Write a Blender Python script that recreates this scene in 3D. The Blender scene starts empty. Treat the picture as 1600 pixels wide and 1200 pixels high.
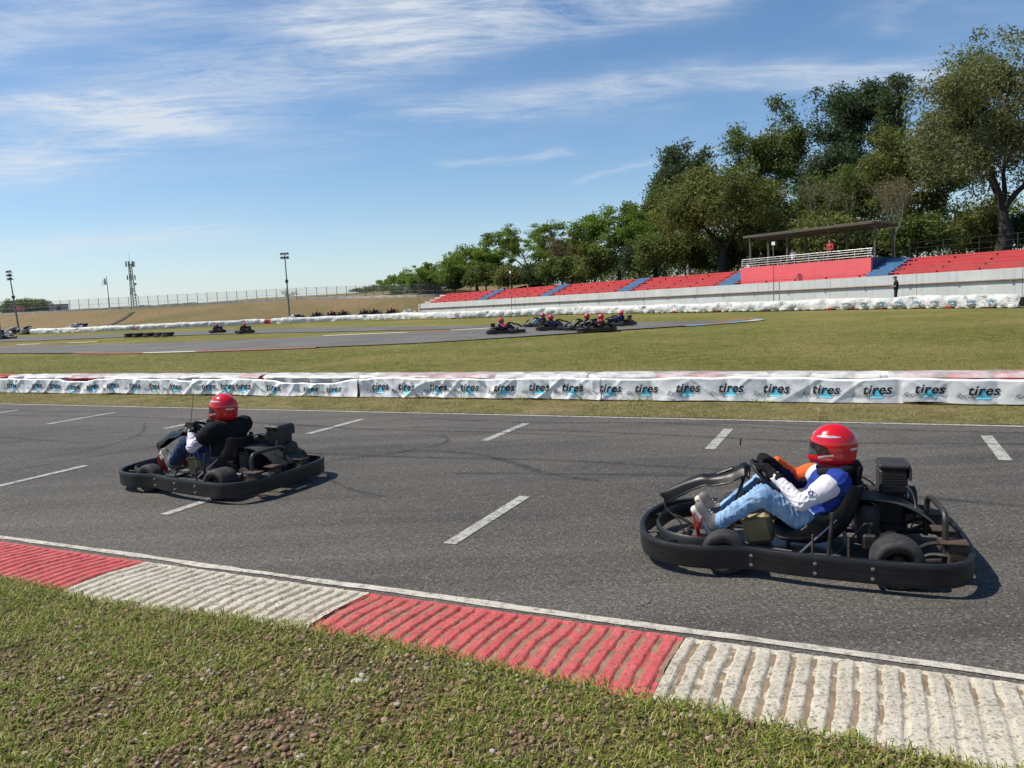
import bpy, bmesh, math, random
import numpy as np
from mathutils import Vector, Matrix

R = math.radians
scene = bpy.context.scene
col = scene.collection
rng = np.random.default_rng(11)
random.seed(11)

# ------------------------------------------------------------------ camera
cam_d = bpy.data.cameras.new('camera'); cam = bpy.data.objects.new('camera', cam_d); col.objects.link(cam)
cam_d.sensor_width = 36; cam_d.lens = 36*1202/1600; cam_d.clip_start = .05; cam_d.clip_end = 3000
PITCH, ROLL = R(6.3), R(2.7)
fw = Vector((0, math.cos(PITCH), -math.sin(PITCH))); r0 = Vector((1, 0, 0)); u0 = r0.cross(fw)
rt = r0*math.cos(ROLL) - u0*math.sin(ROLL); up = u0*math.cos(ROLL) + r0*math.sin(ROLL)
cam.matrix_world = Matrix(((rt.x, up.x, -fw.x, 0), (rt.y, up.y, -fw.y, 0), (rt.z, up.z, -fw.z, 1.70), (0, 0, 0, 1)))
scene.camera = cam

# ------------------------------------------------------------------ sky, sun, exposure
SUN_EL, SUN_AZ = R(54), R(84)          # azimuth measured from +Y towards -X (the sun stands to the left)
to_sun = Vector((-math.sin(SUN_AZ)*math.cos(SUN_EL), math.cos(SUN_AZ)*math.cos(SUN_EL), math.sin(SUN_EL)))
sun_d = bpy.data.lights.new('sun', 'SUN'); sun_d.energy = 4.9; sun_d.angle = R(.53); sun_d.color = (1, .93, .80)
sun = bpy.data.objects.new('sun', sun_d); col.objects.link(sun)
sun.rotation_euler = (-to_sun).to_track_quat('-Z', 'Y').to_euler()
scene.view_settings.view_transform = 'Standard'; scene.view_settings.look = 'None'
scene.view_settings.exposure = 0.22; scene.view_settings.gamma = 1.0
scene.view_settings.use_curve_mapping = False

world = bpy.data.worlds.new('World'); scene.world = world; world.use_nodes = True
wn = world.node_tree; wn.nodes.clear()
def W(t, **k):
    n = wn.nodes.new(t)
    for a, b in k.items(): setattr(n, a, b)
    return n
def wl(a, b): wn.links.new(a, b)
def wmath(op, a, b=None, c=None, clamp=False):
    n = W('ShaderNodeMath', operation=op, use_clamp=clamp)
    for i, x in enumerate((a, b, c)):
        if x is None: continue
        if isinstance(x, (int, float)): n.inputs[i].default_value = x
        else: wl(x, n.inputs[i])
    return n.outputs[0]
sky = W('ShaderNodeTexSky', sky_type='NISHITA'); sky.sun_disc = False
sky.sun_elevation = SUN_EL; sky.sun_rotation = -SUN_AZ; sky.altitude = 700; sky.air_density = 1.0; sky.dust_density = .5; sky.ozone_density = 2.0
tc = W('ShaderNodeTexCoord'); sep = W('ShaderNodeSeparateXYZ'); wl(tc.outputs['Generated'], sep.inputs[0])
zz = wmath('ADD', wmath('MAXIMUM', sep.outputs[2], 0.0), .08)
cu = wmath('DIVIDE', sep.outputs[0], zz); cv = wmath('DIVIDE', sep.outputs[1], zz)
pl = W('ShaderNodeCombineXYZ'); wl(cu, pl.inputs[0]); wl(cv, pl.inputs[1])
def wnoise(scale, rot, sx, sy, detail=6, rough=.6, dist=0.0, off=(0, 0, 0)):
    mp = W('ShaderNodeMapping'); wl(pl.outputs[0], mp.inputs[0]); mp.inputs['Rotation'].default_value = (0, 0, rot)
    mp.inputs['Scale'].default_value = (sx, sy, 1); mp.inputs['Location'].default_value = off
    n = W('ShaderNodeTexNoise'); n.inputs['Scale'].default_value = scale; n.inputs['Detail'].default_value = detail
    n.inputs['Roughness'].default_value = rough; n.inputs['Distortion'].default_value = dist
    wl(mp.outputs[0], n.inputs['Vector']); return n.outputs[0]
warp = wnoise(1.3, 0, 1, 1, 4, .6)
warp2 = wnoise(1.1, .4, 1, 1, 4, .6, off=(7, 3, 0))
wu = wmath('ADD', cu, wmath('MULTIPLY', wmath('SUBTRACT', warp, .5), .9))
wv = wmath('ADD', cv, wmath('MULTIPLY', wmath('SUBTRACT', warp2, .5), .7))
def band(ax, ay, bx, by, w, s):
    """soft cirrus band along a segment of the cloud layer"""
    dx, dy = bx-ax, by-ay; L2 = dx*dx+dy*dy
    px, py = wmath('SUBTRACT', wu, ax), wmath('SUBTRACT', wv, ay)
    t = wmath('DIVIDE', wmath('ADD', wmath('MULTIPLY', px, dx), wmath('MULTIPLY', py, dy)), L2, clamp=True)
    ex = wmath('SUBTRACT', px, wmath('MULTIPLY', t, dx)); ey = wmath('SUBTRACT', py, wmath('MULTIPLY', t, dy))
    d2 = wmath('ADD', wmath('MULTIPLY', ex, ex), wmath('MULTIPLY', ey, ey))
    return wmath('MULTIPLY', wmath('POWER', 2.718, wmath('MULTIPLY', d2, -1/(w*w))), s)
bands = None
for b in ((-2.5, 3.6, -1.2, 2.95, .24, .62), (-1.3, 2.95, -.25, 2.42, .26, .66), (-.45, 2.28, .45, 2.22, .19, .85), (-.9, 2.15, -1.9, 2.35, .17, .55),
          (-.25, 3.05, 1.6, 2.88, .15, .62), (-1.9, 2.78, -1.5, 2.82, .1, .8), (-.3, 4.0, .3, 3.8, .06, .45), (.55, 4.4, 1.3, 3.55, .06, .4),
          (-4.3, 5.4, -2.1, 5.35, .35, .55), (-6.5, 8.5, -3.5, 8.5, 1.0, .4), (1.3, 2.42, 1.1, 2.2, .08, .3)):
    v = band(*b); bands = v if bands is None else wmath('ADD', bands, v)
wide = wnoise(.55, -.3, .7, 1.3, 5, .6, .3, (2.3, 1.1, 0))            # scattered cirrus over the rest of the sky
wide = wmath('MULTIPLY', wmath('SUBTRACT', wide, .50, clamp=True), 2.0)
fine = wnoise(2.4, -.42, .75, 1.7, 10, .70, .9)
fib = wnoise(3.6, -.55, .5, 2.4, 9, .74, .9, (4, 2, 0))
tex = wmath('ADD', wmath('MULTIPLY', wmath('SUBTRACT', fine, .33, clamp=True), 2.4), wmath('MULTIPLY', wmath('SUBTRACT', fib, .42, clamp=True), 1.6))
cloud = wmath('MULTIPLY', wmath('ADD', bands, wmath('MULTIPLY', wide, .55)), tex)
cloud = wmath('MULTIPLY', cloud, 1.25, clamp=True)
hz = wmath('MULTIPLY', wmath('POWER', 2.718, wmath('MULTIPLY', wmath('MAXIMUM', sep.outputs[2], 0.0), -10.0)), .47)   # pale air near the horizon, all the way round
skyc = W('ShaderNodeHueSaturation'); wl(sky.outputs[0], skyc.inputs['Color']); skyc.inputs['Saturation'].default_value = 1.17; skyc.inputs['Value'].default_value = 1.06
m0 = W('ShaderNodeMix', data_type='RGBA'); wl(hz, m0.inputs[0]); wl(skyc.outputs[0], m0.inputs[6]); m0.inputs[7].default_value = (4.0, 5.3, 7.0, 1)
m1 = W('ShaderNodeMix', data_type='RGBA'); wl(wmath('MULTIPLY', cloud, .85), m1.inputs[0]); wl(m0.outputs[2], m1.inputs[6]); m1.inputs[7].default_value = (6.1, 6.5, 7.0, 1)
bg = W('ShaderNodeBackground'); bg.inputs['Strength'].default_value = .105; wl(m1.outputs[2], bg.inputs['Color'])
wo = W('ShaderNodeOutputWorld'); wl(bg.outputs[0], wo.inputs['Surface'])

# ------------------------------------------------------------------ material helpers
MATS = {}
def newmat(name):
    m = bpy.data.materials.new(name); m.use_nodes = True; nt = m.node_tree; nt.nodes.clear(); MATS[name] = m
    return m, nt
def N(nt, t, **k):
    n = nt.nodes.new(t)
    for a, b in k.items(): setattr(n, a, b)
    return n
def c4(c): return (c[0], c[1], c[2], 1)
def noise(nt, vec, scale, detail=4, rough=.55, dist=0):
    n = N(nt, 'ShaderNodeTexNoise'); n.inputs['Scale'].default_value = scale; n.inputs['Detail'].default_value = detail
    n.inputs['Roughness'].default_value = rough; n.inputs['Distortion'].default_value = dist
    if vec is not None: nt.links.new(vec, n.inputs['Vector'])
    return n.outputs[0]
def ramp(nt, fac, stops):
    r = N(nt, 'ShaderNodeValToRGB'); el = r.color_ramp.elements
    while len(el) < len(stops): el.new(.5)
    for e, (p, c) in zip(el, stops):
        e.position = p; e.color = c4(c) if len(c) == 3 else c
    nt.links.new(fac, r.inputs[0]); return r.outputs[0]
def mixc(nt, fac, a, b, blend='MIX'):
    m = N(nt, 'ShaderNodeMix', data_type='RGBA', blend_type=blend)
    for i, x in ((0, fac), (6, a), (7, b)):
        if isinstance(x, (int, float)): m.inputs[i].default_value = x
        elif isinstance(x, tuple): m.inputs[i].default_value = c4(x)
        else: nt.links.new(x, m.inputs[i])
    return m.outputs[2]
def fin(nt, colr, rough=.6, metal=0, bump=None, bstr=.3, bdist=.01, spec=.5, coat=0, alpha=None, sub=None):
    p = N(nt, 'ShaderNodeBsdfPrincipled'); o = N(nt, 'ShaderNodeOutputMaterial')
    if isinstance(colr, tuple): p.inputs['Base Color'].default_value = c4(colr)
    else: nt.links.new(colr, p.inputs['Base Color'])
    if isinstance(rough, (int, float)): p.inputs['Roughness'].default_value = rough
    else: nt.links.new(rough, p.inputs['Roughness'])
    p.inputs['Metallic'].default_value = metal; p.inputs['Specular IOR Level'].default_value = spec; p.inputs['Coat Weight'].default_value = coat
    if alpha is not None:
        if isinstance(alpha, (int, float)): p.inputs['Alpha'].default_value = alpha
        else: nt.links.new(alpha, p.inputs['Alpha'])
    if bump is not None:
        b = N(nt, 'ShaderNodeBump'); b.inputs['Strength'].default_value = bstr; b.inputs['Distance'].default_value = bdist
        nt.links.new(bump, b.inputs['Height']); nt.links.new(b.outputs[0], p.inputs['Normal'])
    nt.links.new(p.outputs[0], o.inputs[0]); return p
def ocoord(nt): return N(nt, 'ShaderNodeTexCoord').outputs['Object']
def pm(name, c, rough=.6, metal=0, var=.25, scale=9, bump=0, bscale=60, spec=.5, coat=0, dust=0):
    """plain material with noise variation, fine relief and a little dust"""
    m, nt = newmat(name); v = ocoord(nt)
    n1 = noise(nt, v, scale, 5, .6)
    lo = tuple(x*(1-var) for x in c); hi = tuple(min(1, x*(1+var)) for x in c)
    cc = ramp(nt, n1, [(.3, lo), (.7, hi)])
    if dust:
        d = noise(nt, v, scale*2.3, 6, .7); f = ramp(nt, d, [(.45, (0, 0, 0)), (.75, (dust, dust, dust))])
        cc = mixc(nt, f, cc, (.16, .135, .10))
    rr = ramp(nt, noise(nt, v, scale*1.7, 4), [(.3, (max(0, rough-.1),)*3), (.7, (min(1, rough+.1),)*3)])
    fin(nt, cc, rr, metal, noise(nt, v, bscale, 4) if bump else None, bump, .01, spec, coat)
    return m

# ------------------------------------------------------------------ mesh helpers
def tag(o, label=None, cat=None, group=None, kind=None):
    if label: o['label'] = label
    if cat: o['category'] = cat
    if group: o['group'] = group
    if kind: o['kind'] = kind
    return o
def link(o, parent=None):
    col.objects.link(o)
    if parent is not None: o.parent = parent
    return o
def thing(name, label, cat, loc=(0, 0, 0), rotz=0, group=None):
    o = bpy.data.objects.new(name, None); o.empty_display_size = .1; link(o)
    o.location = loc; o.rotation_euler = (0, 0, rotz); return tag(o, label, cat, group)
def np_mesh(name, V, F, smooth=True, sharp=None):
    """V (n,3), F (m,k) array of equal-size faces"""
    V = np.asarray(V, dtype=np.float32); F = np.asarray(F, dtype=np.int32); k = F.shape[1]
    me = bpy.data.meshes.new(name); me.vertices.add(len(V)); me.vertices.foreach_set('co', V.ravel())
    me.loops.add(F.size); me.loops.foreach_set('vertex_index', F.ravel())
    me.polygons.add(len(F)); me.polygons.foreach_set('loop_start', np.arange(0, F.size, k, dtype=np.int32))
    me.update(calc_edges=True)
    me.polygons.foreach_set('use_smooth', np.full(len(F), smooth)); 
    if sharp: me.set_sharp_from_angle(angle=R(sharp))
    me.validate(); return me
def mobj(name, me, mats, parent=None, loc=None, rot=None):
    for m in (mats if isinstance(mats, (list, tuple)) else [mats]): me.materials.append(MATS[m] if isinstance(m, str) else m)
    o = bpy.data.objects.new(name, me); link(o, parent)
    if loc is not None: o.location = loc
    if rot is not None: o.rotation_euler = rot
    return o
class MB:
    def __init__(s): s.v = []; s.f = []; s.m = []
    def add(s, v, f, m=0):
        n = len(s.v); s.v += [tuple(float(x) for x in p) for p in v]
        s.f += [tuple(i+n for i in q) for q in f]; s.m += [m]*len(f); return s
    def box(s, c, size, m=0, rot=None, bev=0.0):
        bm = bmesh.new(); bmesh.ops.create_cube(bm, size=1)
        for v in bm.verts: v.co = Vector((v.co.x*size[0], v.co.y*size[1], v.co.z*size[2]))
        if bev: bmesh.ops.bevel(bm, geom=list(bm.edges), offset=bev, segments=1, affect='EDGES', profile=.5)
        M = Matrix.Identity(3) if rot is None else (rot if isinstance(rot, Matrix) else Matrix.Rotation(rot, 3, 'Z'))
        bm.verts.index_update()
        v = [M @ x.co + Vector(c) for x in bm.verts]; f = [[q.index for q in p.verts] for p in bm.faces]; bm.free()
        return s.add(v, f, m)
    def tube(s, pts, r, n=8, m=0, closed=False):
        pts = [Vector(p) for p in pts]; k = len(pts); rs = r if isinstance(r, (list, tuple)) else [r]*k
        v = []; f = []; prev = None
        for i, p in enumerate(pts):
            a = pts[(i-1) % k] if (closed or i > 0) else p; b = pts[(i+1) % k] if (closed or i < k-1) else p
            d = (b-a).normalized()
            if prev is None:
                h = Vector((0, 0, 1)) if abs(d.z) < .9 else Vector((1, 0, 0)); x = d.cross(h).normalized()
            else: x = (prev - d*prev.dot(d)).normalized()
            prev = x; y = d.cross(x)
            for j in range(n):
                t = 2*math.pi*j/n; v.append(p + (x*math.cos(t)+y*math.sin(t))*rs[i])
        for i in range(k if closed else k-1):
            i2 = (i+1) % k
            for j in range(n): f.append((i*n+j, i*n+(j+1) % n, i2*n+(j+1) % n, i2*n+j))
        if not closed: f.append(tuple(range(n-1, -1, -1))); f.append(tuple((k-1)*n+j for j in range(n)))
        return s.add(v, f, m)
    def lathe(s, prof, c=(0, 0, 0), axis='Z', n=24, m=0, closed=False):
        """prof: (radius, height) pairs turned about the axis"""
        v = []; f = []; k = len(prof)
        for r, h in prof:
            for j in range(n):
                t = 2*math.pi*j/n; a, b = r*math.cos(t), r*math.sin(t)
                p = {'Z': (a, b, h), 'Y': (a, h, -b), 'X': (h, a, b)}[axis]
                v.append((p[0]+c[0], p[1]+c[1], p[2]+c[2]))
        for i in range(k if closed else k-1):
            i2 = (i+1) % k
            for j in range(n): f.append((i*n+j, i*n+(j+1) % n, i2*n+(j+1) % n, i2*n+j))
        if not closed: f.append(tuple(range(n-1, -1, -1))); f.append(tuple((k-1)*n+j for j in range(n)))
        return s.add(v, f, m)
    def grid(s, P, m=0, flip=False):
        """P[i][j] points"""
        P = np.asarray(P, float); a, b = P.shape[:2]
        f = []
        for i in range(a-1):
            for j in range(b-1):
                q = (i*b+j, (i+1)*b+j, (i+1)*b+j+1, i*b+j+1); f.append(q[::-1] if flip else q)
        return s.add(P.reshape(-1, 3), f, m)
    def mesh(s, name, sharp=35):
        me = bpy.data.meshes.new(name); me.from_pydata(s.v, [], s.f)
        me.polygons.foreach_set('material_index', s.m)
        me.shade_smooth(); me.set_sharp_from_angle(angle=R(sharp)); me.update(); return me
    def build(s, name, mats, parent=None, loc=None, rot=None, sharp=35):
        return mobj(name, s.mesh(name, sharp), mats, parent, loc, rot)
def smooth_path(pts, n=6, closed=False):
    P = [np.array(p, float) for p in pts]; k = len(P); out = []
    for i in range(k if closed else k-1):
        g = (lambda j: P[j % k]) if closed else (lambda j: P[min(max(j, 0), k-1)])
        p0, p1, p2, p3 = g(i-1), g(i), g(i+1), g(i+2)
        for t in np.linspace(0, 1, n, endpoint=False):
            out.append(.5*((2*p1)+(-p0+p2)*t+(2*p0-5*p1+4*p2-p3)*t*t+(-p0+3*p1-3*p2+p3)*t**3))
    if not closed: out.append(P[-1])
    return out
def copy_tree(o, parent=None, keep=None):
    c = o.copy(); col.objects.link(c); c.parent = parent
    for ch in list(o.children):
        if keep is None or ch.name.split('.')[0] in keep: copy_tree(ch, c, keep)
    return c
_tab = rng.random((256, 256))
def vnoise(x, y, seed=0):
    x = np.asarray(x, float)+seed*17.31; y = np.asarray(y, float)+seed*7.77
    xi = np.floor(x).astype(int); yi = np.floor(y).astype(int); fx = x-xi; fy = y-yi
    fx = fx**3*(fx*(fx*6-15)+10); fy = fy**3*(fy*(fy*6-15)+10)
    g = lambda a, b: _tab[a % 256, b % 256]
    return (g(xi, yi)*(1-fx)+g(xi+1, yi)*fx)*(1-fy)+(g(xi, yi+1)*(1-fx)+g(xi+1, yi+1)*fx)*fy
def fbm(x, y, oct=4, seed=0):
    s = 0; a = .5; t = 0
    x = np.asarray(x, float); y = np.asarray(y, float)
    for i in range(oct): s = s+a*vnoise(x*2**i, y*2**i, seed+i*3); t += a; a *= .5
    return s/t

# ------------------------------------------------------------------ implicit bodies (people, gloves, shoes)
def sd_cap(P, a, b, ra, rb):
    a = np.array(a, float); b = np.array(b, float); ab = b-a; t = np.clip(((P-a)@ab)/(ab@ab+1e-9), 0, 1)
    return np.linalg.norm(P-(a+t[..., None]*ab), axis=-1)-(ra+(rb-ra)*t)
def sd_ell(P, c, r):
    r = np.array(r, float); q = (P-np.array(c, float))/r; k0 = np.linalg.norm(q, axis=-1); k1 = np.linalg.norm(q/r, axis=-1)+1e-9
    return k0*(k0-1)/k1
def smin(a, b, k):
    h = np.clip(.5+.5*(b-a)/k, 0, 1); return b*(1-h)+a*h-k*h*(1-h)
def sdf_mesh(name, prims, res=.012, k=.03, wrinkle=0, wscale=30, seed=1, cut=None):
    """one continuous skin over tapered capsules ('c',a,b,ra,rb) and ellipsoids ('e',c,r)"""
    lo = np.full(3, 1e9); hi = -lo
    for p in prims:
        if p[0] == 'c':
            m = max(p[3], p[4]); lo = np.minimum(lo, np.minimum(p[1], p[2])-m); hi = np.maximum(hi, np.maximum(p[1], p[2])+m)
        else: lo = np.minimum(lo, np.array(p[1])-np.array(p[2])); hi = np.maximum(hi, np.array(p[1])+np.array(p[2]))
    lo -= res*3+wrinkle; hi += res*3+wrinkle
    ax = [np.arange(lo[i], hi[i]+res, res) for i in range(3)]
    P = np.stack(np.meshgrid(*ax, indexing='ij'), -1)
    d = None
    for p in prims:
        e = sd_cap(P, *p[1:5]) if p[0] == 'c' else sd_ell(P, *p[1:3])
        d = e if d is None else smin(d, e, k)
    if wrinkle:
        rg = np.random.default_rng(seed); w = 0
        for i in range(6):                                        # crisp fold lines: ridged waves, bent and fading in and out
            dr = rg.normal(size=3); dr /= np.linalg.norm(dr); ph_ = P@dr*wscale*(.5+.22*i)+rg.random()*6+2.2*np.sin(P@rg.normal(size=3)*wscale*.22)
            am = np.clip(.35+.9*np.sin(P@rg.normal(size=3)*wscale*.25+rg.random()*6), 0, 1.2); w = w+am*((1-np.abs(np.sin(ph_)))**2.2-.35)
        d = d-wrinkle*w*.75
    if cut is not None: d = np.maximum(d, cut(P))
    s = d < 0; nx, ny, nz = d.shape
    cnt = np.zeros((nx-1, ny-1, nz-1), int)
    C8 = [(i, j, l) for i in (0, 1) for j in (0, 1) for l in (0, 1)]
    sl = lambda A, i, j, l: A[i:nx-1+i, j:ny-1+j, l:nz-1+l]
    for c in C8: cnt += sl(s, *c)
    act = (cnt > 0) & (cnt < 8); idx = -np.ones(act.shape, int); idx[act] = np.arange(act.sum())
    ijk = np.argwhere(act); acc = np.zeros((len(ijk), 3)); num = np.zeros(len(ijk))
    for a in range(8):
        for b in range(a+1, 8):
            A, B = np.array(C8[a]), np.array(C8[b])
            if np.abs(A-B).sum() != 1: continue
            da = d[tuple((ijk+A).T)]; db = d[tuple((ijk+B).T)]; x = (da < 0) != (db < 0)
            t = np.where(x, da/(da-db+1e-12), 0)
            acc += np.where(x[:, None], A+(B-A)*t[:, None], 0); num += x
    V = lo+(ijk+acc/num[:, None])*res
    F = []
    for axn in range(3):
        o = [0, 0, 0]; o[axn] = 1
        n0 = [nx, ny, nz]; n0[axn] -= 1
        s0 = s[:n0[0], :n0[1], :n0[2]]; s1 = s[o[0]:, o[1]:, o[2]:]
        e = np.argwhere(s0 != s1); b, c = [(1, 2), (2, 0), (0, 1)][axn]
        e = e[(e[:, b] > 0) & (e[:, c] > 0) & (e[:, b] < d.shape[b]-1) & (e[:, c] < d.shape[c]-1)]
        q = []
        for db, dc in ((-1, -1), (0, -1), (0, 0), (-1, 0)):
            w = e.copy(); w[:, b] += db; w[:, c] += dc; q.append(idx[tuple(w.T)])
        q = np.stack(q, 1); inside = s0[tuple(e.T)]
        F.append(np.where(inside[:, None], q, q[:, ::-1]))
    F = np.concatenate(F); F = F[(F >= 0).all(1)]
    return np_mesh(name, V, F)

# ------------------------------------------------------------------ materials of the setting
TD = np.array([-.908, .419]); TN = np.array([.419, .908]); TO = np.array([0, 4.07])     # the straight: along, across, origin on its near edge
TANG = math.atan2(TD[1], TD[0])
def TR(a, b, z=0.0):
    p = TO+TD*a+TN*b; return (float(p[0]), float(p[1]), z)

def m_asphalt():
    m, nt = newmat('asphalt'); v = ocoord(nt)
    big = noise(nt, v, .5, 4, .55)
    mp = N(nt, 'ShaderNodeMapping'); nt.links.new(v, mp.inputs[0]); mp.inputs['Rotation'].default_value = (0, 0, -TANG)
    mp.inputs['Scale'].default_value = (.16, 2.2, 1); streak = noise(nt, mp.outputs[0], 1.0, 6, .65)
    grain = noise(nt, v, 75, 4, .8); gr2 = noise(nt, v, 38, 3, .7)
    vo = N(nt, 'ShaderNodeTexVoronoi'); vo.inputs['Scale'].default_value = 90; nt.links.new(v, vo.inputs['Vector'])
    c = ramp(nt, big, [(.36, (.060, .0555, .050)), (.64, (.090, .083, .074))])
    c = mixc(nt, ramp(nt, streak, [(.40, (0, 0, 0)), (.62, (.6,)*3)]), c, (.120, .110, .097))
    dt = N(nt, 'ShaderNodeVectorMath', operation='DOT_PRODUCT'); nt.links.new(v, dt.inputs[0]); dt.inputs[1].default_value = (TN[0], TN[1], 0)
    wb = N(nt, 'ShaderNodeMath', operation='ADD'); nt.links.new(dt.outputs['Value'], wb.inputs[0]); nt.links.new(big, wb.inputs[1])
    mr = N(nt, 'ShaderNodeMapRange'); mr.inputs[1].default_value = 3.0; mr.inputs[2].default_value = 11.5; nt.links.new(wb.outputs[0], mr.inputs[0])
    lane = ramp(nt, mr.outputs[0], [(.0, (1.12,)*3), (.2, (1.02,)*3), (.38, (.80,)*3), (.55, (.84,)*3), (.75, (1.05,)*3), (1, (1.12,)*3)])      # rubbered-in driving line
    c = mixc(nt, 1.0, c, lane, 'MULTIPLY')
    c = mixc(nt, 1.0, c, ramp(nt, grain, [(.36, (.36,)*3), (.5, (1, 1, 1)), (.64, (1.8, 1.75, 1.66))]), 'MULTIPLY')
    c = mixc(nt, ramp(nt, gr2, [(.53, (0, 0, 0)), (.66, (.65,)*3)]), c, (.032, .031, .030))
    sp = N(nt, 'ShaderNodeSeparateColor'); nt.links.new(vo.outputs['Color'], sp.inputs[0])
    c = mixc(nt, ramp(nt, sp.outputs[0], [(.93, (0, 0, 0)), (.96, (.5,)*3)]), c, (.26, .25, .235))
    fin(nt, c, .82, 0, mixc(nt, .5, grain, gr2), .55, .006, .3)
m_asphalt()
def m_farasphalt():
    m, nt = newmat('old_asphalt'); v = ocoord(nt)
    c = ramp(nt, noise(nt, v, .35, 5, .6), [(.3, (.105, .10, .093)), (.7, (.165, .157, .145))])
    c = mixc(nt, 1.0, c, ramp(nt, noise(nt, v, 9, 4, .7), [(.3, (.75,)*3), (.7, (1.2,)*3)]), 'MULTIPLY')
    fin(nt, c, .85, spec=.25)
m_farasphalt()
def m_grass(name, lo, mid, hi, dry, dscale=.35, dthr=.55, dmax=.8, bd=.05):
    m, nt = newmat(name); v = ocoord(nt)
    c = ramp(nt, noise(nt, v, 2.2, 6, .65), [(.36, lo), (.5, mid), (.64, hi)])
    c = mixc(nt, ramp(nt, noise(nt, v, dscale, 5, .6, .4), [(dthr-.08, (0, 0, 0)), (dthr+.12, (dmax,)*3)]), c, dry)
    c = mixc(nt, 1.0, c, ramp(nt, noise(nt, v, 28, 4, .75), [(.36, (.45,)*3), (.5, (1, 1, 1)), (.66, (1.6, 1.55, 1.4))]), 'MULTIPLY')
    fin(nt, c, .9, 0, noise(nt, v, 40, 4, .75), .9, bd, .15)
m_grass('field_grass', (.100, .108, .024), (.160, .160, .038), (.215, .200, .056), (.26, .215, .082), .16, .52, .7)
m_grass('bank_grass', (.165, .120, .060), (.205, .148, .078), (.245, .180, .098), (.115, .112, .040), .055, .56, .9)
m_grass('verge_soil', (.075, .055, .033), (.105, .078, .046), (.14, .105, .062), (.085, .088, .026), .9, .5, .6, .02)
m_grass('dry_verge', (.11, .105, .034), (.165, .148, .054), (.22, .19, .08), (.25, .185, .105), .7, .58, .9, .03)
def m_paint(name, c, wear, wc, scale=7, thr=.52, a=None):
    m, nt = newmat(name); v = ocoord(nt)
    w = ramp(nt, noise(nt, v, scale, 7, .75), [(thr, (0, 0, 0)), (thr+.12, (wear,)*3)])
    g = noise(nt, v, 110, 3, .75)
    cc = mixc(nt, 1.0, c, ramp(nt, noise(nt, v, 2.5, 5), [(.3, (.82,)*3), (.7, (1.08,)*3)]), 'MULTIPLY')
    cc = mixc(nt, w, cc, wc)
    cc = mixc(nt, ramp(nt, g, [(.53, (0, 0, 0)), (.62, (.75,)*3)]), cc, wc)
    fin(nt, cc, .75, 0, g, .4, .005, .3)
m_paint('worn_white_paint', (.44, .43, .40), .75, (.12, .115, .108), 16, .47)
m_paint('edge_line_paint', (.56, .52, .45), .75, (.16, .145, .125), 14, .49)
def m_kerb(name, c, c2, dirt, thr):
    m, nt = newmat(name); v = ocoord(nt)
    cc = ramp(nt, noise(nt, v, 5, 6, .7), [(.3, c), (.7, c2)])
    w = noise(nt, v, 17, 9, .82, .6); w2 = noise(nt, v, 60, 5, .75)
    cc = mixc(nt, ramp(nt, w, [(thr, (0, 0, 0)), (thr+.05, (.9,)*3)]), cc, dirt)
    cc = mixc(nt, ramp(nt, w2, [(.545, (0, 0, 0)), (.60, (.8,)*3)]), cc, tuple(x*.5 for x in dirt))
    mp = N(nt, 'ShaderNodeMapping'); nt.links.new(v, mp.inputs[0]); mp.inputs['Rotation'].default_value = (0, 0, -TANG); mp.inputs['Scale'].default_value = (.5, 9, 1)
    cc = mixc(nt, ramp(nt, noise(nt, mp.outputs[0], 2.2, 7, .75), [(.55, (0, 0, 0)), (.68, (.5,)*3)]), cc, (.07, .06, .055))      # tyre rubber dragged along the kerb
    fin(nt, cc, .85, 0, mixc(nt, .6, w, w2), 1.0, .014, .2)
m_kerb('kerb_red', (.53, .085, .09), (.66, .15, .15), (.30, .15, .11), .535)
m_kerb('kerb_white', (.48, .435, .35), (.66, .61, .51), (.27, .225, .16), .55)
pm('kerb_soil', (.23, .165, .105), .95, var=.35, scale=14, bump=.6, bscale=90)
pm('far_blue', (.14, .24, .36), .8, var=.3)
m_kerb('kerb_far_red', (.36, .085, .075), (.46, .13, .11), (.25, .16, .12), .48)
pm('concrete_white', (.66, .67, .665), .8, var=.10, scale=1.5, bump=.2)
def m_wall():
    m, nt = newmat('stand_wall'); v = ocoord(nt)
    c = ramp(nt, noise(nt, v, .45, 6, .65), [(.3, (.50, .52, .52)), (.7, (.61, .625, .62))])
    p = noise(nt, v, .9, 8, .75, .5)
    c = mixc(nt, ramp(nt, p, [(.60, (0, 0, 0)), (.63, (.85,)*3)]), c, (.68, .68, .64))
    mp = N(nt, 'ShaderNodeMapping'); nt.links.new(v, mp.inputs[0]); mp.inputs['Scale'].default_value = (2.5, 2.5, .12)
    c = mixc(nt, ramp(nt, noise(nt, mp.outputs[0], 1.2, 6, .7), [(.52, (0, 0, 0)), (.8, (.55,)*3)]), c, (.26, .25, .23))
    fin(nt, c, .85, 0, noise(nt, v, 8, 5), .3, .02, .25)
m_wall()
pm('stand_red', (.52, .062, .064), .6, var=.14, scale=1.3, bump=.15, dust=.10)
pm('stand_box_red', (.70, .12, .135), .7, var=.08, scale=.8, bump=.15)
pm('stand_blue', (.06, .18, .34), .65, var=.2, scale=2, dust=.35)
pm('stand_navy', (.03, .05, .12), .7, var=.2)
pm('rust_pipe', (.22, .15, .12), .7, var=.3, scale=3)
pm('galvanised', (.50, .51, .52), .45, .6, var=.15, scale=5)
pm('grey_pole', (.17, .18, .19), .6, .2, var=.2, scale=2)
pm('canopy_brown', (.085, .068, .05), .7, var=.25, scale=3)
pm('canopy_top', (.12, .11, .10), .75, var=.25, scale=2)

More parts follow.
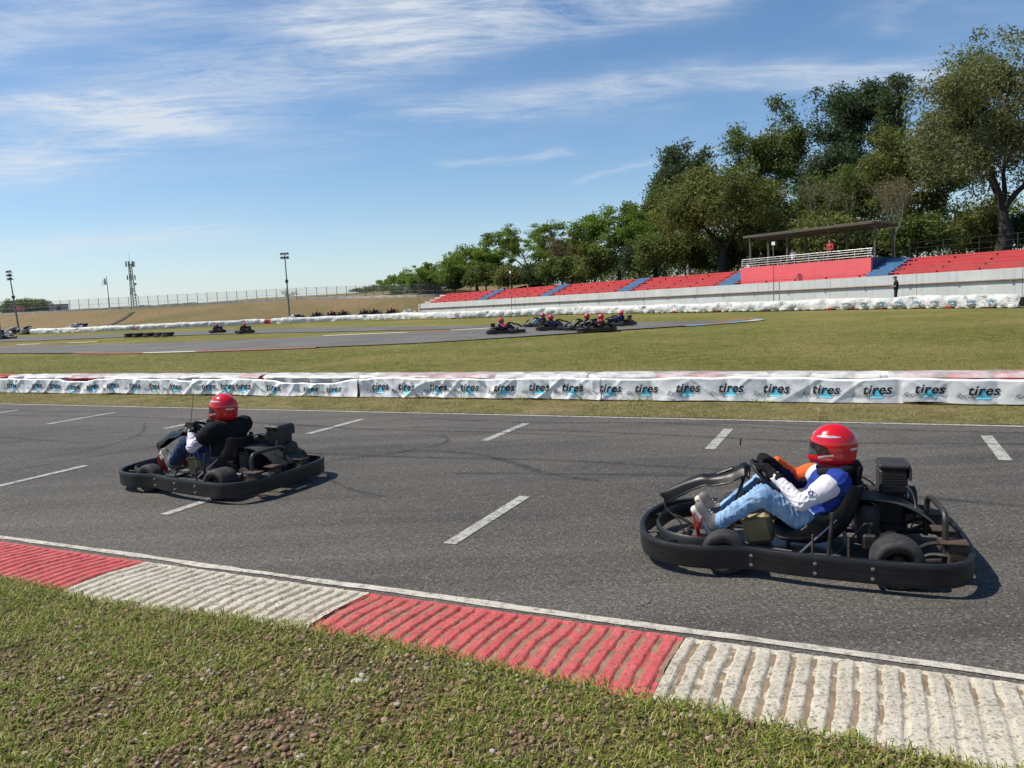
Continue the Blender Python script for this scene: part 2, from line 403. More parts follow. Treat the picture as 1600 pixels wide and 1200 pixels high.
# ------------------------------------------------------------------ ground, tracks
def sheet(name, P, mat, kind='structure', parent=None):
    """P[i][j] grid of points"""
    P = np.asarray(P, float); a, b = P.shape[:2]; ii, jj = np.meshgrid(np.arange(a-1), np.arange(b-1), indexing='ij')
    q = (ii*b+jj).ravel(); F = np.stack([q, q+b, q+b+1, q+1], 1)
    e1 = P[1, 0]-P[0, 0]; e2 = P[0, 1]-P[0, 0]
    if np.cross(e1, e2)[2] < 0: F = F[:, ::-1]
    o = mobj(name, np_mesh(name, P.reshape(-1, 3), F), mat, parent)
    if kind and parent is None: o['kind'] = kind
    return o
def strip(name, A, B, z, mat, n=8, parent=None, m=4, kind='structure'):
    """ground strip between two polylines"""
    A = np.array(smooth_path([p[:2] for p in A], n)); B = np.array(smooth_path([p[:2] for p in B], n))
    P = [[tuple(A[i]*(1-t)+B[i]*t)+(z,) for t in np.linspace(0, 1, m)] for i in range(len(A))]
    return sheet(name, P, mat, kind, parent)

# infield: one sheet to the horizon, denser near, gently uneven
gx = np.concatenate([np.linspace(-900, -80, 14), np.arange(-70, 71, 2.0), np.linspace(80, 900, 14)])
gy = np.concatenate([np.linspace(-300, -12, 6), np.arange(-8, 121, 2.0), np.linspace(130, 1500, 12)])
GX, GY = np.meshgrid(gx, gy, indexing='ij')
b_of = (GX-TO[0])*TN[0]+(GY-TO[1])*TN[1]
GZ = -.03+.06*(fbm(GX*.09, GY*.09, 3, 5)-.5)*np.clip((b_of-9)/6, 0, 1)
ground = sheet('ground', np.stack([GX, GY, GZ], -1), 'field_grass')

track = sheet('race_track', [[TR(a, b, .004+.0*b) for b in np.linspace(-.09, 6.53, 14)] for a in np.arange(-40, 71, 2.0)], 'asphalt')
def mark(name, a0, a1, b0, b1, mat, z=.009, na=2, jit=.0):
    n = max(2, na)
    P = []
    for i, a in enumerate(np.linspace(a0, a1, n)):
        j = jit*(fbm(a*3.0, 1.3, 3)-.5)*2; k = jit*(fbm(a*3.0, 9.3, 3)-.5)*2
        P.append([TR(a, b0+j, z), TR(a, b1+k, z)])
    return sheet(name, P, mat, None, track)
mark('edge_line', -30, 60, -.03, .030, 'edge_line_paint', na=900, jit=.022)
mark('edge_line', -30, 60, 6.40, 6.48, 'worn_white_paint', na=200, jit=.01)
for k in range(-4, 12):
    mark('grid_mark', .90+2.79*k, 1.0+2.79*k, .88, 2.22, 'worn_white_paint')
    mark('grid_mark', -.26+2.69*k, -.15+2.69*k, 4.52, 5.78, 'worn_white_paint')
def m_skid():
    m, nt = newmat('skid_rubber'); v = ocoord(nt)
    mp = N(nt, 'ShaderNodeMapping'); nt.links.new(v, mp.inputs[0])
    a = ramp(nt, noise(nt, v, 5, 5, .7), [(.35, (.12,)*3), (.7, (.62,)*3)])
    g = ramp(nt, noise(nt, v, 120, 3, .75), [(.40, (.3,)*3), (.6, (1, 1, 1))])
    fin(nt, (.022, .021, .021), .7, alpha=mixc(nt, 1.0, a, g, 'MULTIPLY'), spec=.35)
m_skid()
def skid(pts, w=.10):
    P = np.array(smooth_path([np.array(p, float) for p in pts], 10)); d = np.gradient(P, axis=0); d /= np.linalg.norm(d, axis=1)[:, None]+1e-9
    nrm = np.stack([-d[:, 1], d[:, 0]], 1); G = []
    for i in range(len(P)):
        ww = w*(.55+.45*math.sin(math.pi*min(1, max(0, i/(len(P)-1)))))
        G.append([tuple(P[i]-nrm[i]*ww/2)+(.0125,), tuple(P[i]+nrm[i]*ww/2)+(.0125,)])
    sheet('skid_mark', G, 'skid_rubber', None, track)
TRX = lambda a, b: TR(a, b)[:2]
skid([(-1.9, 9.95), (-1.0, 9.75), (-.85, 9.2), (-1.3, 8.75), (-2.1, 8.35), (-1.95, 7.7), (-1.6, 7.1), (-1.2, 6.7)], .07)
skid([(-1.3, 8.8), (-.7, 8.6), (-.15, 8.05), (.3, 7.3), (.75, 6.9)], .11)
skid([(-6.0, 8.4), (-5.3, 9.3), (-4.4, 10.1), (-3.2, 10.6)], .06)
skid([(-6.3, 9.2), (-5.6, 9.7), (-5.4, 10.9), (-5.9, 12.2)], .06)
for a, b, L, s in ((1, 4.9, 9, .25), (-2, 3.7, 8, -.2), (5, 5.2, 12, .1), (-5, 5.5, 9, -.3), (8, 3.2, 9, .5), (-6, 6.0, 7, .1), (-4, 2.8, 6, .35), (10, 5.9, 12, -.2), (-1.5, 5.85, 6, .12)):
    skid([TRX(a+L*t, b+s*math.sin(t*2.6)+.12*math.sin(9*t+a)) for t in np.linspace(0, 1, 6)], .09)

# mid-field circuit: its near and far edges, its kerbs, the second branch behind
strip('infield_track', [(-50, 62), (-36, 50), (-28.9, 43.7), (-17.8, 36.6), (-11.3, 34.3), (-4.3, 33.2), (.1, 34.4), (4.6, 36.2), (8.6, 37.6), (12.5, 40.2)],
      [(-64, 78), (-47, 64), (-38.8, 57.5), (-24.6, 49.4), (-15.4, 46.6), (-9, 45.8), (-3.6, 45.6), (2, 46.5), (7, 45.4), (12.4, 41.2)], .014, 'old_asphalt', m=6)
strip('infield_track', [(-62, 82), (-45.2, 70), (-33, 66.5), (-20, 59.8), (-12.5, 54.4), (-3.9, 48.6), (2.5, 46.0)],
      [(-75, 104), (-49.4, 84), (-37, 80), (-24.2, 73.8), (-14.5, 66), (-4.3, 55), (5.5, 47.0)], .005, 'old_asphalt', m=6)
def far_kerb(pts, mats, w=.55, z=.03, seg=2.4):
    P = np.array(smooth_path([np.array(p, float) for p in pts], 24)); d = np.gradient(P, axis=0); d /= np.linalg.norm(d, axis=1)[:, None]; nr = np.stack([-d[:, 1], d[:, 0]], 1)
    L = np.concatenate([[0], np.cumsum(np.linalg.norm(np.diff(P, axis=0), axis=1))])
    k = 0
    root = bpy.data.objects.new('kerb', None); link(root); root['kind'] = 'structure'
    while (k+1)*seg < L[-1]:
        G = []
        for s in np.linspace(k*seg, (k+1)*seg, 6):
            p = np.array([np.interp(s, L, P[:, 0]), np.interp(s, L, P[:, 1])]); n = np.array([np.interp(s, L, nr[:, 0]), np.interp(s, L, nr[:, 1])])
            G.append([tuple(p-n*w/2)+(.008,), tuple(p-n*w/4)+(z,), tuple(p+n*w/4)+(z,), tuple(p+n*w/2)+(.008,)])
        sheet('kerb_section', G, mats[k % len(mats)], None, root); k += 1
far_kerb([(-22, 39.2), (-17.8, 36.3), (-11.3, 34.0), (-6.5, 33.2)], ['kerb_far_red', 'kerb_far_red', 'kerb_white'], .5, .03, 3)
far_kerb([(-42, 61.5), (-36, 58.2), (-30, 56.5)], ['kerb_white', 'kerb_far_red'], .42, .03, 2.6)
far_kerb([(-11.3, 47.0), (-7, 46.5), (-3.6, 46.4), (-.5, 46.9)], ['kerb_white', 'kerb_white', 'kerb_far_red'], .42, .03, 2.6)
far_kerb([(8.4, 37.3), (10.6, 38.4), (12.9, 40.2), (13.2, 41.6), (11.6, 42.4)], ['far_blue', 'kerb_far_red', 'far_blue', 'kerb_white'], .6, .03, 1.4)

def verge_edge(a): return -.72-.12*np.clip((-a-.3)/1.8, 0, 1)-.10*(fbm(a*1.7, a*0+2, 4, 3)-.5)+.03*np.sin(a*2.1)
# foreground kerb:  ribbed cast sections, alternately red and white, soil lying in the grooves
kerb = bpy.data.objects.new('kerb', None); link(kerb); kerb['kind'] = 'structure'
def kerb_base(bb): return .010+.03*np.clip((-.09-bb)/.35, 0, 1)
def kerb_h(A, B):
    ph = A/.086+.35*(vnoise(A*1.7, A*0+3, 2)-.5)+.30*(fbm(A*2, B*2.5, 3, 4)-.5)+.10*(fbm(A*30, B*30, 3, 14)-.5)
    tri = np.abs((ph % 1)-.5)*2
    gw = .27-.11*np.clip((-.9-A)/.8, 0, 1)+.10*(fbm(A*2.2, B*2, 2, 31)-.5); rid = np.clip((tri-gw)/.20, 0, 1); rid = rid*rid*(3-2*rid)
    lip = np.clip((B+.145)/.03, 0, 1)
    worn = np.clip((-1.55-A)/.9, 0, 1)*np.clip((-.30-B)/.15, 0, 1)
    hgt = np.maximum(np.maximum(rid*(.80+.4*fbm(A*8, B*5, 4, 8)), lip*.9), worn*.8)
    return kerb_base(B)-.06*np.clip((verge_edge(A)+.04-B)/.1, 0, 1)+.0135*hgt+.0080*(fbm(A*40, B*26, 4, 6)-.5)-.03*np.clip((B+.105)/.02, 0, 1)
bs = np.concatenate([np.arange(-.085, -.15, -.008), np.arange(-.15, -.98, -.012)])
for k in range(-4, 5):
    a0 = .93+1.845*k; av = np.linspace(a0+.004, a0+1.841, 300)
    A, B = np.meshgrid(av, bs, indexing='ij'); Z = kerb_h(A, B); jx = .008*(fbm(A*7, B*7, 3, 2)-.5)
    P = np.stack([TO[0]+TD[0]*A+TN[0]*(B+jx), TO[1]+TD[1]*A+TN[1]*(B+jx), Z], -1)
    sheet('kerb_section', P, 'kerb_white' if k % 2 == 0 else 'kerb_red', None, kerb)
av = np.arange(-6.4, 10, .05); A, B = np.meshgrid(av, np.arange(-.11, -.99, -.03), indexing='ij')
Z = kerb_base(B)-.06*np.clip((verge_edge(A)+.04-B)/.1, 0, 1)+.0015+.010*(fbm(A*5, B*9, 4, 12)-.5)
soil = sheet('groove_soil', np.stack([TO[0]+TD[0]*A+TN[0]*B, TO[1]+TD[1]*A+TN[1]*B, Z], -1), 'kerb_soil', None, kerb)

# near verge (soil under the grass) and the strip between the straight and the tyre wall
def verge_z(A, B): return .054+.012*np.clip((-B-.85)/.4, 0, 1)+.022*(fbm(A*1.4, B*1.4, 4, 7)-.5)+.014*(fbm(A*9, B*9, 3, 9)-.5)-.02*np.clip((-B-.8)/1.5, 0, 1)
av = np.arange(-9, 13, .06); fr = np.linspace(0, 1, 75)**1.3
A = np.repeat(av[:, None], len(fr), 1); B = verge_edge(A)*(1-fr)+fr*-5.5
Z = verge_z(A, B); Z[:, 0] = .02
sheet('verge', np.stack([TO[0]+TD[0]*A+TN[0]*B, TO[1]+TD[1]*A+TN[1]*B, Z], -1), 'verge_soil')
av = np.arange(-30, 60, .25); fr = np.linspace(0, 1, 12)
A = np.repeat(av[:, None], 12, 1); B = 6.53+.05*(fbm(A*1.5, A*0, 4, 5)-.5)+fr*2.9; Z = .012+.02*(fbm(A*1.1, B*1.1, 4, 3)-.5); Z[:, 0] = .0075
sheet('verge', np.stack([TO[0]+TD[0]*A+TN[0]*B, TO[1]+TD[1]*A+TN[1]*B, Z], -1), 'dry_verge')

# embankment: foot, crest with fence line, second rise, plateau (also carries the trees behind the stand)
foot = [(-260, 230), (-150, 165), (-92, 131), (-70, 117), (-56, 108), (-44, 104.5), (-32, 104), (-22, 103.5), (-14.5, 106), (-7, 112)]
crest = [(-300, 262), (-170, 192), (-108, 150), (-84, 138), (-65, 134.5), (-52, 132), (-40, 129), (-26, 124.5), (-13.5, 117), (-5, 117)]
rise = [(-320, 290), (-190, 225), (-125, 180), (-98, 165), (-74, 160), (-60, 157), (-47, 152), (-30, 146), (-12, 136), (4, 128)]
back = [(-900, 700), (-600, 700), (-420, 700), (-300, 700), (-200, 700), (-120, 700), (-60, 700), (0, 700), (60, 700), (120, 700)]
rows = [smooth_path(q, 12) for q in (foot, crest, rise, back)]
P = []
for i in range(len(rows[0])):
    u = i/(len(rows[0])-1); r = [q[i] for q in rows]; colp = []
    ze, zc, zr = -.1, 3.15-.95*max(0, u-.72)/.28, 3.45+.75*min(1, max(0, (u-.35)/.3))-.2*max(0, u-.8)/.2
    for t in np.linspace(0, 1, 9): p = r[0]*(1-t)+r[1]*t; s = t*t*(3-2*t)*.45+t*.55; colp.append((p[0], p[1], ze+(zc-ze)*s+.35*(fbm(p[0]*.14, p[1]*.14, 3)-.5)*math.sin(math.pi*t)))
    for t in np.linspace(.16, 1, 6): p = r[1]*(1-t)+r[2]*t; colp.append((p[0], p[1], zc+(zr-zc)*t))
    for t in (.15, .4, 1): p = r[2]*(1-t)+r[3]*t; colp.append((p[0], p[1], zr))
    P.append(colp)
embank = sheet('embankment', P, 'bank_grass')

# ------------------------------------------------------------------ grandstand
W0 = np.array([30.6, 45.9]); DS = np.array([-.574, .819]); NS = np.array([.819, .574]); SLOPE = -.0068
SANG = math.atan2(DS[1], DS[0])
def SP(s, d, z): p = W0+DS*s+NS*d; return (float(p[0]), float(p[1]), z+SLOPE*s)
def sbox(mb, s0, s1, d0, d1, z0, z1, m=0):
    """box in stand coordinates (follows the slight fall of the wall)"""
    v = [SP(s, d, z) for s in (s0, s1) for d in (d0, d1) for z in (z0, z1)]
    f = [(0, 2, 3, 1), (4, 5, 7, 6), (0, 1, 5, 4), (2, 6, 7, 3), (0, 4, 6, 2), (1, 3, 7, 5)]
    return mb.add(v, [q[::-1] for q in f], m)
ZW = 2.15
terr = [[SP(s, d, 3.05+.0*d+(.5 if d > 9 else 0)+.25*(fbm(s*.2, d*.2, 3)-.5)) for d in (4.2, 5, 6.5, 9, 12, 18, 30, 60, 140)] for s in np.arange(-60, 82, 2.0)]
sheet('stand_ground', terr, 'verge_soil')
stand = thing('grandstand', 'long concrete grandstand with red bench rows and blue stairs above a pale wall', 'grandstand', SP(30, 0, 0))
stand.location = (0, 0, 0)
for k in range(-3, 12):
    s0 = k*6.25+.05; s1 = min(s0+6.22, 75)
    mb = MB(); sbox(mb, s0, s1, 0, .3, -.4, ZW); mb.build('wall_panel', 'stand_wall', stand)
pr = MB(); pr.tube([SP(s, -.075, 1.46) for s in np.linspace(-20, 74.6, 40)], .055, 8); pipe = pr.build('pipe_rail', 'rust_pipe', stand)
for s in np.arange(-18, 74, 3.1):
    mb = MB(); sbox(mb, s-.06, s+.06, -.135, .0, 1.36, 1.50); mb.build('pipe_bracket', 'rust_pipe', pipe)
STAIRS = [9.3, 22.3, 34.6, 46.9, 59.6]
SECT = [(-16, 8.35), (23.2, 33.75), (35.5, 46.0), (47.8, 58.7), (60.5, 73.5)]
RD, RH = .80, .295
def bench_row(s0, s1, i, step=True, cut=0):
    d = .42+i*RD; z = ZW+.02+i*RH
    if step:
        mb = MB(); sbox(mb, s0, s1, d-.10 if i else .31, d+RD+.2, z-1.2, z); mb.build('terrace_step', 'stand_red', stand)
    mb = MB(); sbox(mb, s0+.08, s1-.08, d-.09, d+.32, z+.115, z+.18)
    for s in np.arange(s0+.5, s1-.2, 2.6): sbox(mb, s-.03, s+.03, d+.12, d+.30, z, z+.115)
    mb.build('bench', 'stand_red', stand)
for s0, s1 in SECT:
    for i in range(4): bench_row(s0, s1, i)
    mb = MB(); sbox(mb, s0, s1, .42+4*RD-.1, .42+4*RD+.6, ZW-.4, ZW+.02+4*RH-.02); mb.build('terrace_step', 'stand_red', stand)
for sc in STAIRS:
    mb = MB(); sbox(mb, sc-.80, sc+.80, .31, .5, 1.6, ZW+.03); st = mb.build('stair', 'stand_blue', stand)
    for i in range(8):
        mb = MB(); sbox(mb, sc-.80, sc+.80, .5+i*.4, .9+i*.4+.05, 1.6, ZW+.03+(i+1)*.150); mb.build('step', 'stand_blue', st)
for i in range(5):
    mb = MB(); sbox(mb, 73.52, 75.0, .303+i*RD, .30+(i+1)*RD, -.4, ZW+.0+i*RH*.9); mb.build('end_wall', 'stand_wall', stand)
# thin rail along the wall top
rail = MB(); rail.tube([SP(s, .12, ZW+.34) for s in np.linspace(-16, 74, 30)], .014, 5); ro = rail.build('front_rail', 'grey_pole', stand)
for s in np.arange(-15, 74, 1.9):
    mb = MB(); mb.tube([SP(s, .12, ZW-.02), SP(s, .12, ZW+.35)], .016, 5); mb.build('rail_post', 'grey_pole', ro)
# covered box
bx0, bx1 = 10.15, 21.4
bench_row(bx0, bx1, 0)
mb = MB(); sbox(mb, bx0, bx1, 1.22, 1.42, 1.8, 3.50); mb.build('box_wall', 'stand_box_red', stand)
mb = MB(); sbox(mb, bx0, bx0+.15, 1.423, 4.6, 1.8, 3.50); mb.build('box_side', 'stand_navy', stand)
mb = MB(); sbox(mb, bx1-.15, bx1, 1.423, 4.6, 1.8, 3.50); mb.build('box_side', 'stand_navy', stand)
mb = MB(); sbox(mb, bx0+.153, bx1-.153, 1.423, 4.6, 1.8, 3.28); mb.build('box_floor', 'concrete_white', stand)
rl = MB()
for j, (dz, dd) in enumerate(((.14, 0), (.32, 0), (.50, 0.02), (.66, .10))):
    rl.tube([SP(s, 1.32+dd, 3.50+dz) for s in np.linspace(bx0, bx1, 10)], .011 if j < 3 else .018, 6)
ro = rl.build('railing', 'galvanised', stand)
for s in list(np.linspace(bx0+.05, bx1-.05, 10))+[bx0+.25]:
    mb = MB(); mb.tube([SP(s, 1.32, 3.46), SP(s, 1.32, 3.98), SP(s, 1.43, 4.18)], .024, 6); mb.build('railing_post', 'galvanised', ro)
cr = MB()
def roofz(d): return 6.06-.05*d
v = [SP(s, d, roofz(d)+dz) for dz in (0, .07) for s in (10.1, 21.2) for d in (1.3, 4.8)]
cr.add(v, [(0, 1, 3, 2), (4, 6, 7, 5), (0, 4, 5, 1), (2, 3, 7, 6), (0, 2, 6, 4), (1, 5, 7, 3)])
can = cr.build('canopy_roof', 'canopy_top', stand)
for d in (1.31, 2.5, 3.6, 4.72):
    mb = MB(); sbox(mb, 10.12, 21.18, d, d+.06, roofz(d)-.11, roofz(d)-.003); mb.build('roof_beam', 'canopy_brown', can)
for s in np.arange(10.3, 21.1, 1.6):
    mb = MB(); sbox(mb, s, s+.05, 1.38, 4.7, roofz(4.7)-.11, roofz(4.7)-.05); mb.build('rafter', 'canopy_brown', can)
for s in (10.3, 13.9, 17.5, 21.0):
    for d in (2.0, 4.4):
        mb = MB(); sbox(mb, s-.07, s+.07, d-.07, d+.07, 2.6, roofz(d)-.205); mb.build('canopy_post', 'canopy_brown', stand)

# ------------------------------------------------------------------ poles and masts
def lamp_post(s, label):
    b = SP(s, -.32, 0); t = thing('lamp_post', label, 'lamp post', (b[0], b[1], -.05))
    mb = MB(); mb.tube([(0, 0, 0), (0, 0, 5.0+SLOPE*s)], [.036, .028], 8); mb.build('pole', 'grey_pole', t)
    h = MB(); h.box((0, -.08, 5.15+SLOPE*s), (.34, .16, .30), bev=.02); hd = h.build('lamp_head', 'grey_pole', t, rot=(0, 0, SANG))
    g = MB(); g.box((0, .0, 5.15+SLOPE*s), (.28, .02, .24)); o = g.build('lens', 'lamp_glass', hd)
    for x in (h,): pass
    return t
pm('lamp_glass', (.75, .78, .80), .15, var=.05, spec=.8)
pm('dark_metal', (.06, .065, .07), .5, .5, var=.2)
lp = lamp_post(17.1, 'thin lamp post with square lamp in front of the covered red box')
lp.children[1].rotation_euler = (0, 0, SANG+math.pi); 
lamp_post(52.2, 'thin lamp post in front of the far red benches')
def thin_pole(x, y, z0, z1, label, cat='pole', r=.04):
    mb = MB(); mb.tube([(0, 0, 0), (0, 0, (z1-z0)*.55), (0, 0, z1-z0)], [r, r*.9, r*.7], 8); mb.lathe([(r*2.2, 0), (r*2.2, .12), (r, .13)], n=8)
    mb.box((0, 0, z1-z0-.05), (.12, .12, .1), bev=.02)
    o = mb.build('pole', 'grey_pole', None, (x, y, z0)); return tag(o, label, cat)
p = SP(74.5, -.1, 0); thin_pole(p[0], p[1], -.05, 5.5, 'slim grey pole at the far left end of the grandstand wall')
def flood_mast(x, y, z0, z1, label, rows=2, cols=3, lean=0, face=0, s=1.0, group='floodlight masts'):
    t = thing('floodlight_mast', label, 'floodlight', (x, y, z0), face, group); h = z1-z0; t.rotation_euler = (0, lean, face)
    mb = MB(); mb.tube([(0, 0, 0), (0, 0, h*.5), (0, 0, h)], [.13*s, .10*s, .06*s], 8); mb.build('pole', 'grey_pole', t)
    mb = MB(); mb.box((0, 0, h*.58), (.34*s, .3*s, .42*s), bev=.03); mb.build('junction_box', 'dark_metal', t)
    mb = MB()
    for r in range(rows): mb.box((0, 0, h-.15*s-r*.52*s), (1.05*s, .07, .07))
    hd = mb.build('lamp_frame', 'grey_pole', t)
    for r in range(rows):
        for c in range(cols):
            mb = MB(); M = Matrix.Rotation(R(-25), 3, 'X'); xx = (c-(cols-1)/2)*.40*s
            mb.box((xx, -.16*s, h-.05*s-r*.52*s), (.34*s, .16*s, .34*s), 0, M, .03*s); mb.build('floodlight', 'dark_metal', hd)
            for q in (0,):
                g = MB(); g.box((xx, -.255*s, h-.10*s-r*.52*s), (.28*s, .012, .26*s), 0, M); g.build('lens', 'lamp_glass', hd)
    return t
flood_mast(-29.75, 105, .4, 9.2, 'floodlight mast rising from the wrapped heap by the brown bank', 2, 3)
flood_mast(-69.7, 110, .3, 8.9, 'leaning floodlight mast near the left edge of the field', 3, 2, R(-3.0))
flood_mast(-52.7, 80, -.05, 10.9, 'pale floodlight pole cut off by the left edge of the picture', 3, 2, 0, 0, 1.0)
# telecom tower
t = thing('telecom_tower', 'tall slim telecom tower with clustered antennas beyond the bank', 'tower', (-144.7, 300, 3.6))
mb = MB()
for i in range(3):
    a = i*2.094
    mb.tube([(1.15*math.cos(a), 1.15*math.sin(a), 0), (.55*math.cos(a), .55*math.sin(a), 18.5)], .16, 6)
for k in range(16):
    z0, z1 = k*18.5/16, (k+1)*18.5/16
    for i in range(3):
        a, b = i*2.094, (i+1)*2.094; r0_, r1_ = 1.15-.6*z0/18.5, 1.15-.6*z1/18.5
        mb.tube([(r0_*math.cos(a), r0_*math.sin(a), z0), (r1_*math.cos(b), r1_*math.sin(b), z1)], .09, 4)
mb.build('lattice', 'grey_pole', t)
for lev, rr, n, hh in ((18.3, 1.5, 7, 2.1), (13.2, 1.35, 4, 1.8), (8.5, 1.2, 2, 1.6)):
    for i in range(n):
        a = i*2*math.pi/n+lev; mb = MB(); mb.box((rr*math.cos(a), rr*math.sin(a), lev), (.42, .3, hh), 0, a, .04)
        mb.tube([(0, 0, lev), (rr*math.cos(a), rr*math.sin(a), lev)], .06, 4); mb.build('antenna_panel', 'galvanised' if i % 2 else 'grey_pole', t)
for lev, a in ((10.6, .4), (7.2, 2.6), (6.4, -.3)):
    mb = MB(); mb.lathe([(.05, -.2), (.5, 0), (.52, .05), (.3, .08)], (1.2*math.cos(a), 1.2*math.sin(a), lev), 'Y', 14); mb.build('dish', 'galvanised', t)
mb = MB(); mb.tube([(0, 0, 18.4), (0, 0, 22.2)], [.06, .03], 5); mb.build('lightning_rod', 'grey_pole', t)
t = thing('wind_mast', 'thin mast with ragged windsock left of the telecom tower', 'mast', (-92.5, 180, 3.4))
mb = MB(); mb.tube([(0, 0, 0), (0, 0, 7.9)], [.11, .06], 6); mb.build('pole', 'grey_pole', t)
mb = MB(); mb.lathe([(.35, 0), (.3, .6), (.2, 1.2), (.1, 1.5)], (-.5, 0, 6.0), 'Z', 8); mb.tube([(0, 0, 7.2), (-.5, 0, 7.1), (-1.1, 0, 6.9), (-1.2, 0, 5.6)], .05, 5); mb.build('windsock', 'galvanised', t)

# ------------------------------------------------------------------ fences on the bank
def m_mesh(name, a):
    m, nt = newmat(name); fin(nt, (.28, .29, .30), .6, .3, alpha=a)
m_mesh('wire_haze', .16)
CR = np.array(smooth_path(crest, 12)); 
def crest_z(u): return 3.15-.95*max(0, u-.72)/.28
fence = thing('wire_fence', 'long wire mesh fence with thin posts along the bank crest', 'fence')
us = np.linspace(0, 1, len(CR)); Lc = np.concatenate([[0], np.cumsum(np.linalg.norm(np.diff(CR, axis=0), axis=1))])
sA = np.interp(-112, CR[:, 0], Lc); pos = np.arange(sA, Lc[-1]-.5, 1.9)
pm_ = MB(); pm_.tube([(0, 0, -.3), (0, 0, 2.1)], .045, 5); pme = pm_.mesh('post'); pme.materials.append(MATS['grey_pole'])
top = []
for s in pos:
    u = np.interp(s, Lc, us); x, y = np.interp(s, Lc, CR[:, 0]), np.interp(s, Lc, CR[:, 1])+1.6
    o = bpy.data.objects.new('post', pme); link(o, fence); o.location = (x, y, crest_z(u)); top.append((x, y, crest_z(u)))
G = [[(x, y+.05, z+h) for h in (.1, 1.0, 2.0)] for x, y, z in top]
sheet('wire_mesh', G, 'wire_haze', None, fence)
for h in (.15, 1.05, 2.03):
    mb = MB(); mb.tube([(x, y, z+h) for x, y, z in top], .016, 4); mb.build('wire', 'grey_pole', fence)
# low broken wall at the foot of that fence
pm('rubble_white', (.42, .41, .37), .9, var=.35, scale=1.2, bump=.4, bscale=12)
mb = MB(); pts = [p for p in top if p[0] > -72]
Gw = []
for i in range((len(pts)-1)*4):
    k, f_ = divmod(i, 4); a, b = np.array(pts[k]), np.array(pts[k+1]); p = a+(b-a)*f_/4; hh = .42+.22*float(fbm(i*.37, 1.0, 4)-.5)*2
    Gw.append([(p[0], p[1]-.55, p[2]-.35), (p[0], p[1]-.52, p[2]+hh), (p[0], p[1]-.25, p[2]+hh+.02), (p[0], p[1]-.2, p[2]-.3)])
mb.grid(Gw); tag(mb.build('low_wall', 'rubble_white'), 'low uneven whitish wall along the foot of the bank fence', 'wall')
mb = MB(); Gw = []
for x in np.linspace(-112, -66, 60):
    s = np.interp(x, CR[:, 0], Lc); u = np.interp(s, Lc, us); y = np.interp(s, Lc, CR[:, 1])+.9; z = crest_z(u); hh = .35+.2*float(fbm(x*.9, 4.0, 3)-.5)
    Gw.append([(x, y-.2, z-.4), (x, y-.15, z+hh), (x, y+.15, z+hh), (x, y+.2, z-.3)])
mb.grid(Gw); tag(mb.build('low_wall', 'rubble_white'), 'low pale wall on the bank crest at far left below the bush', 'wall')
f2 = thing('wire_fence', 'dark wire fence under the big trees behind the right benches', 'fence')
ft = [SP(s, 6.2, 3.1) for s in np.arange(-14, 10.5, 2.4)]
for p in ft:
    mb = MB(); mb.tube([(0, 0, -.3), (0, 0, 1.45)], .03, 6); mb.build('post', 'dark_metal', f2, p)
for h in (.2, .6, 1.0, 1.4):
    mb = MB(); mb.tube([(p[0], p[1], p[2]+h) for p in ft], .006, 4); mb.build('wire', 'dark_metal', f2)
# hut and red cabinet
pm('hut_grey', (.36, .37, .37), .8, var=.2, scale=2); pm('orange_red', (.55, .10, .05), .6)
t = thing('hut', 'small grey hut beside the bush on the bank crest', 'hut', (-92.6, 160, 3.2))
mb = MB(); mb.box((0, 0, .85), (2.6, 2.4, 1.7), bev=.03); w_ = mb.build('wall', 'hut_grey', t)
mb = MB(); mb.box((0, 0, 1.76), (2.9, 2.7, .12), bev=.02); mb.build('roof', 'dark_metal', t)
mb = MB(); mb.box((.6, -1.22, .78), (.9, .05, 1.45)); mb.build('door', 'dark_metal', t)
t = thing('cabinet', 'small orange red cabinet in front of the far left bush', 'cabinet', (-94.6, 150, 3.2))
mb = MB(); mb.box((0, 0, .75), (1.5, .9, 1.5), bev=.05); mb.build('box', 'orange_red', t); mb = MB(); mb.box((0, 0, 1.53), (1.7, 1.1, .08), bev=.02); mb.build('lid', 'orange_red', t)
# drain ditch running down the bank
pm('ditch', (.055, .05, .035), .95, var=.4)
def bank_z(x, y):
    yf = np.interp(x, [p[0] for p in foot], [p[1] for p in foot]); yc = np.interp(x, [p[0] for p in crest], [p[1] for p in crest])
    t = min(1, max(0, (y-yf)/(yc-yf))); return -.1+3.25*(t*t*(3-2*t)*.45+t*.55)
bpy.context.view_layer.update()
Gd = []
for t_ in np.linspace(0, 1, 14):
    x, y, z = -61.6+(-59.6+61.6)*t_, 127+(109.5-127)*t_, 3.05+(.85-3.05)*t_
    x += 1.2*math.sin(t_*2.2); hit = embank.ray_cast((x, y, 60), (0, 0, -1)); z = hit[1].z+.22 if hit[0] else bank_z(x, y)+.3
    Gd.append([(x-.45, y, z-.5), (x-.3, y, z-.10), (x-.1, y-.1, z-.14), (x+.1, y-.1, z-.14), (x+.3, y, z-.10), (x+.45, y, z-.5)])
mb = MB(); mb.grid(Gd); tag(mb.build('drain_hedge', 'ditch'), 'dark narrow drain running down the brown bank', 'drain')

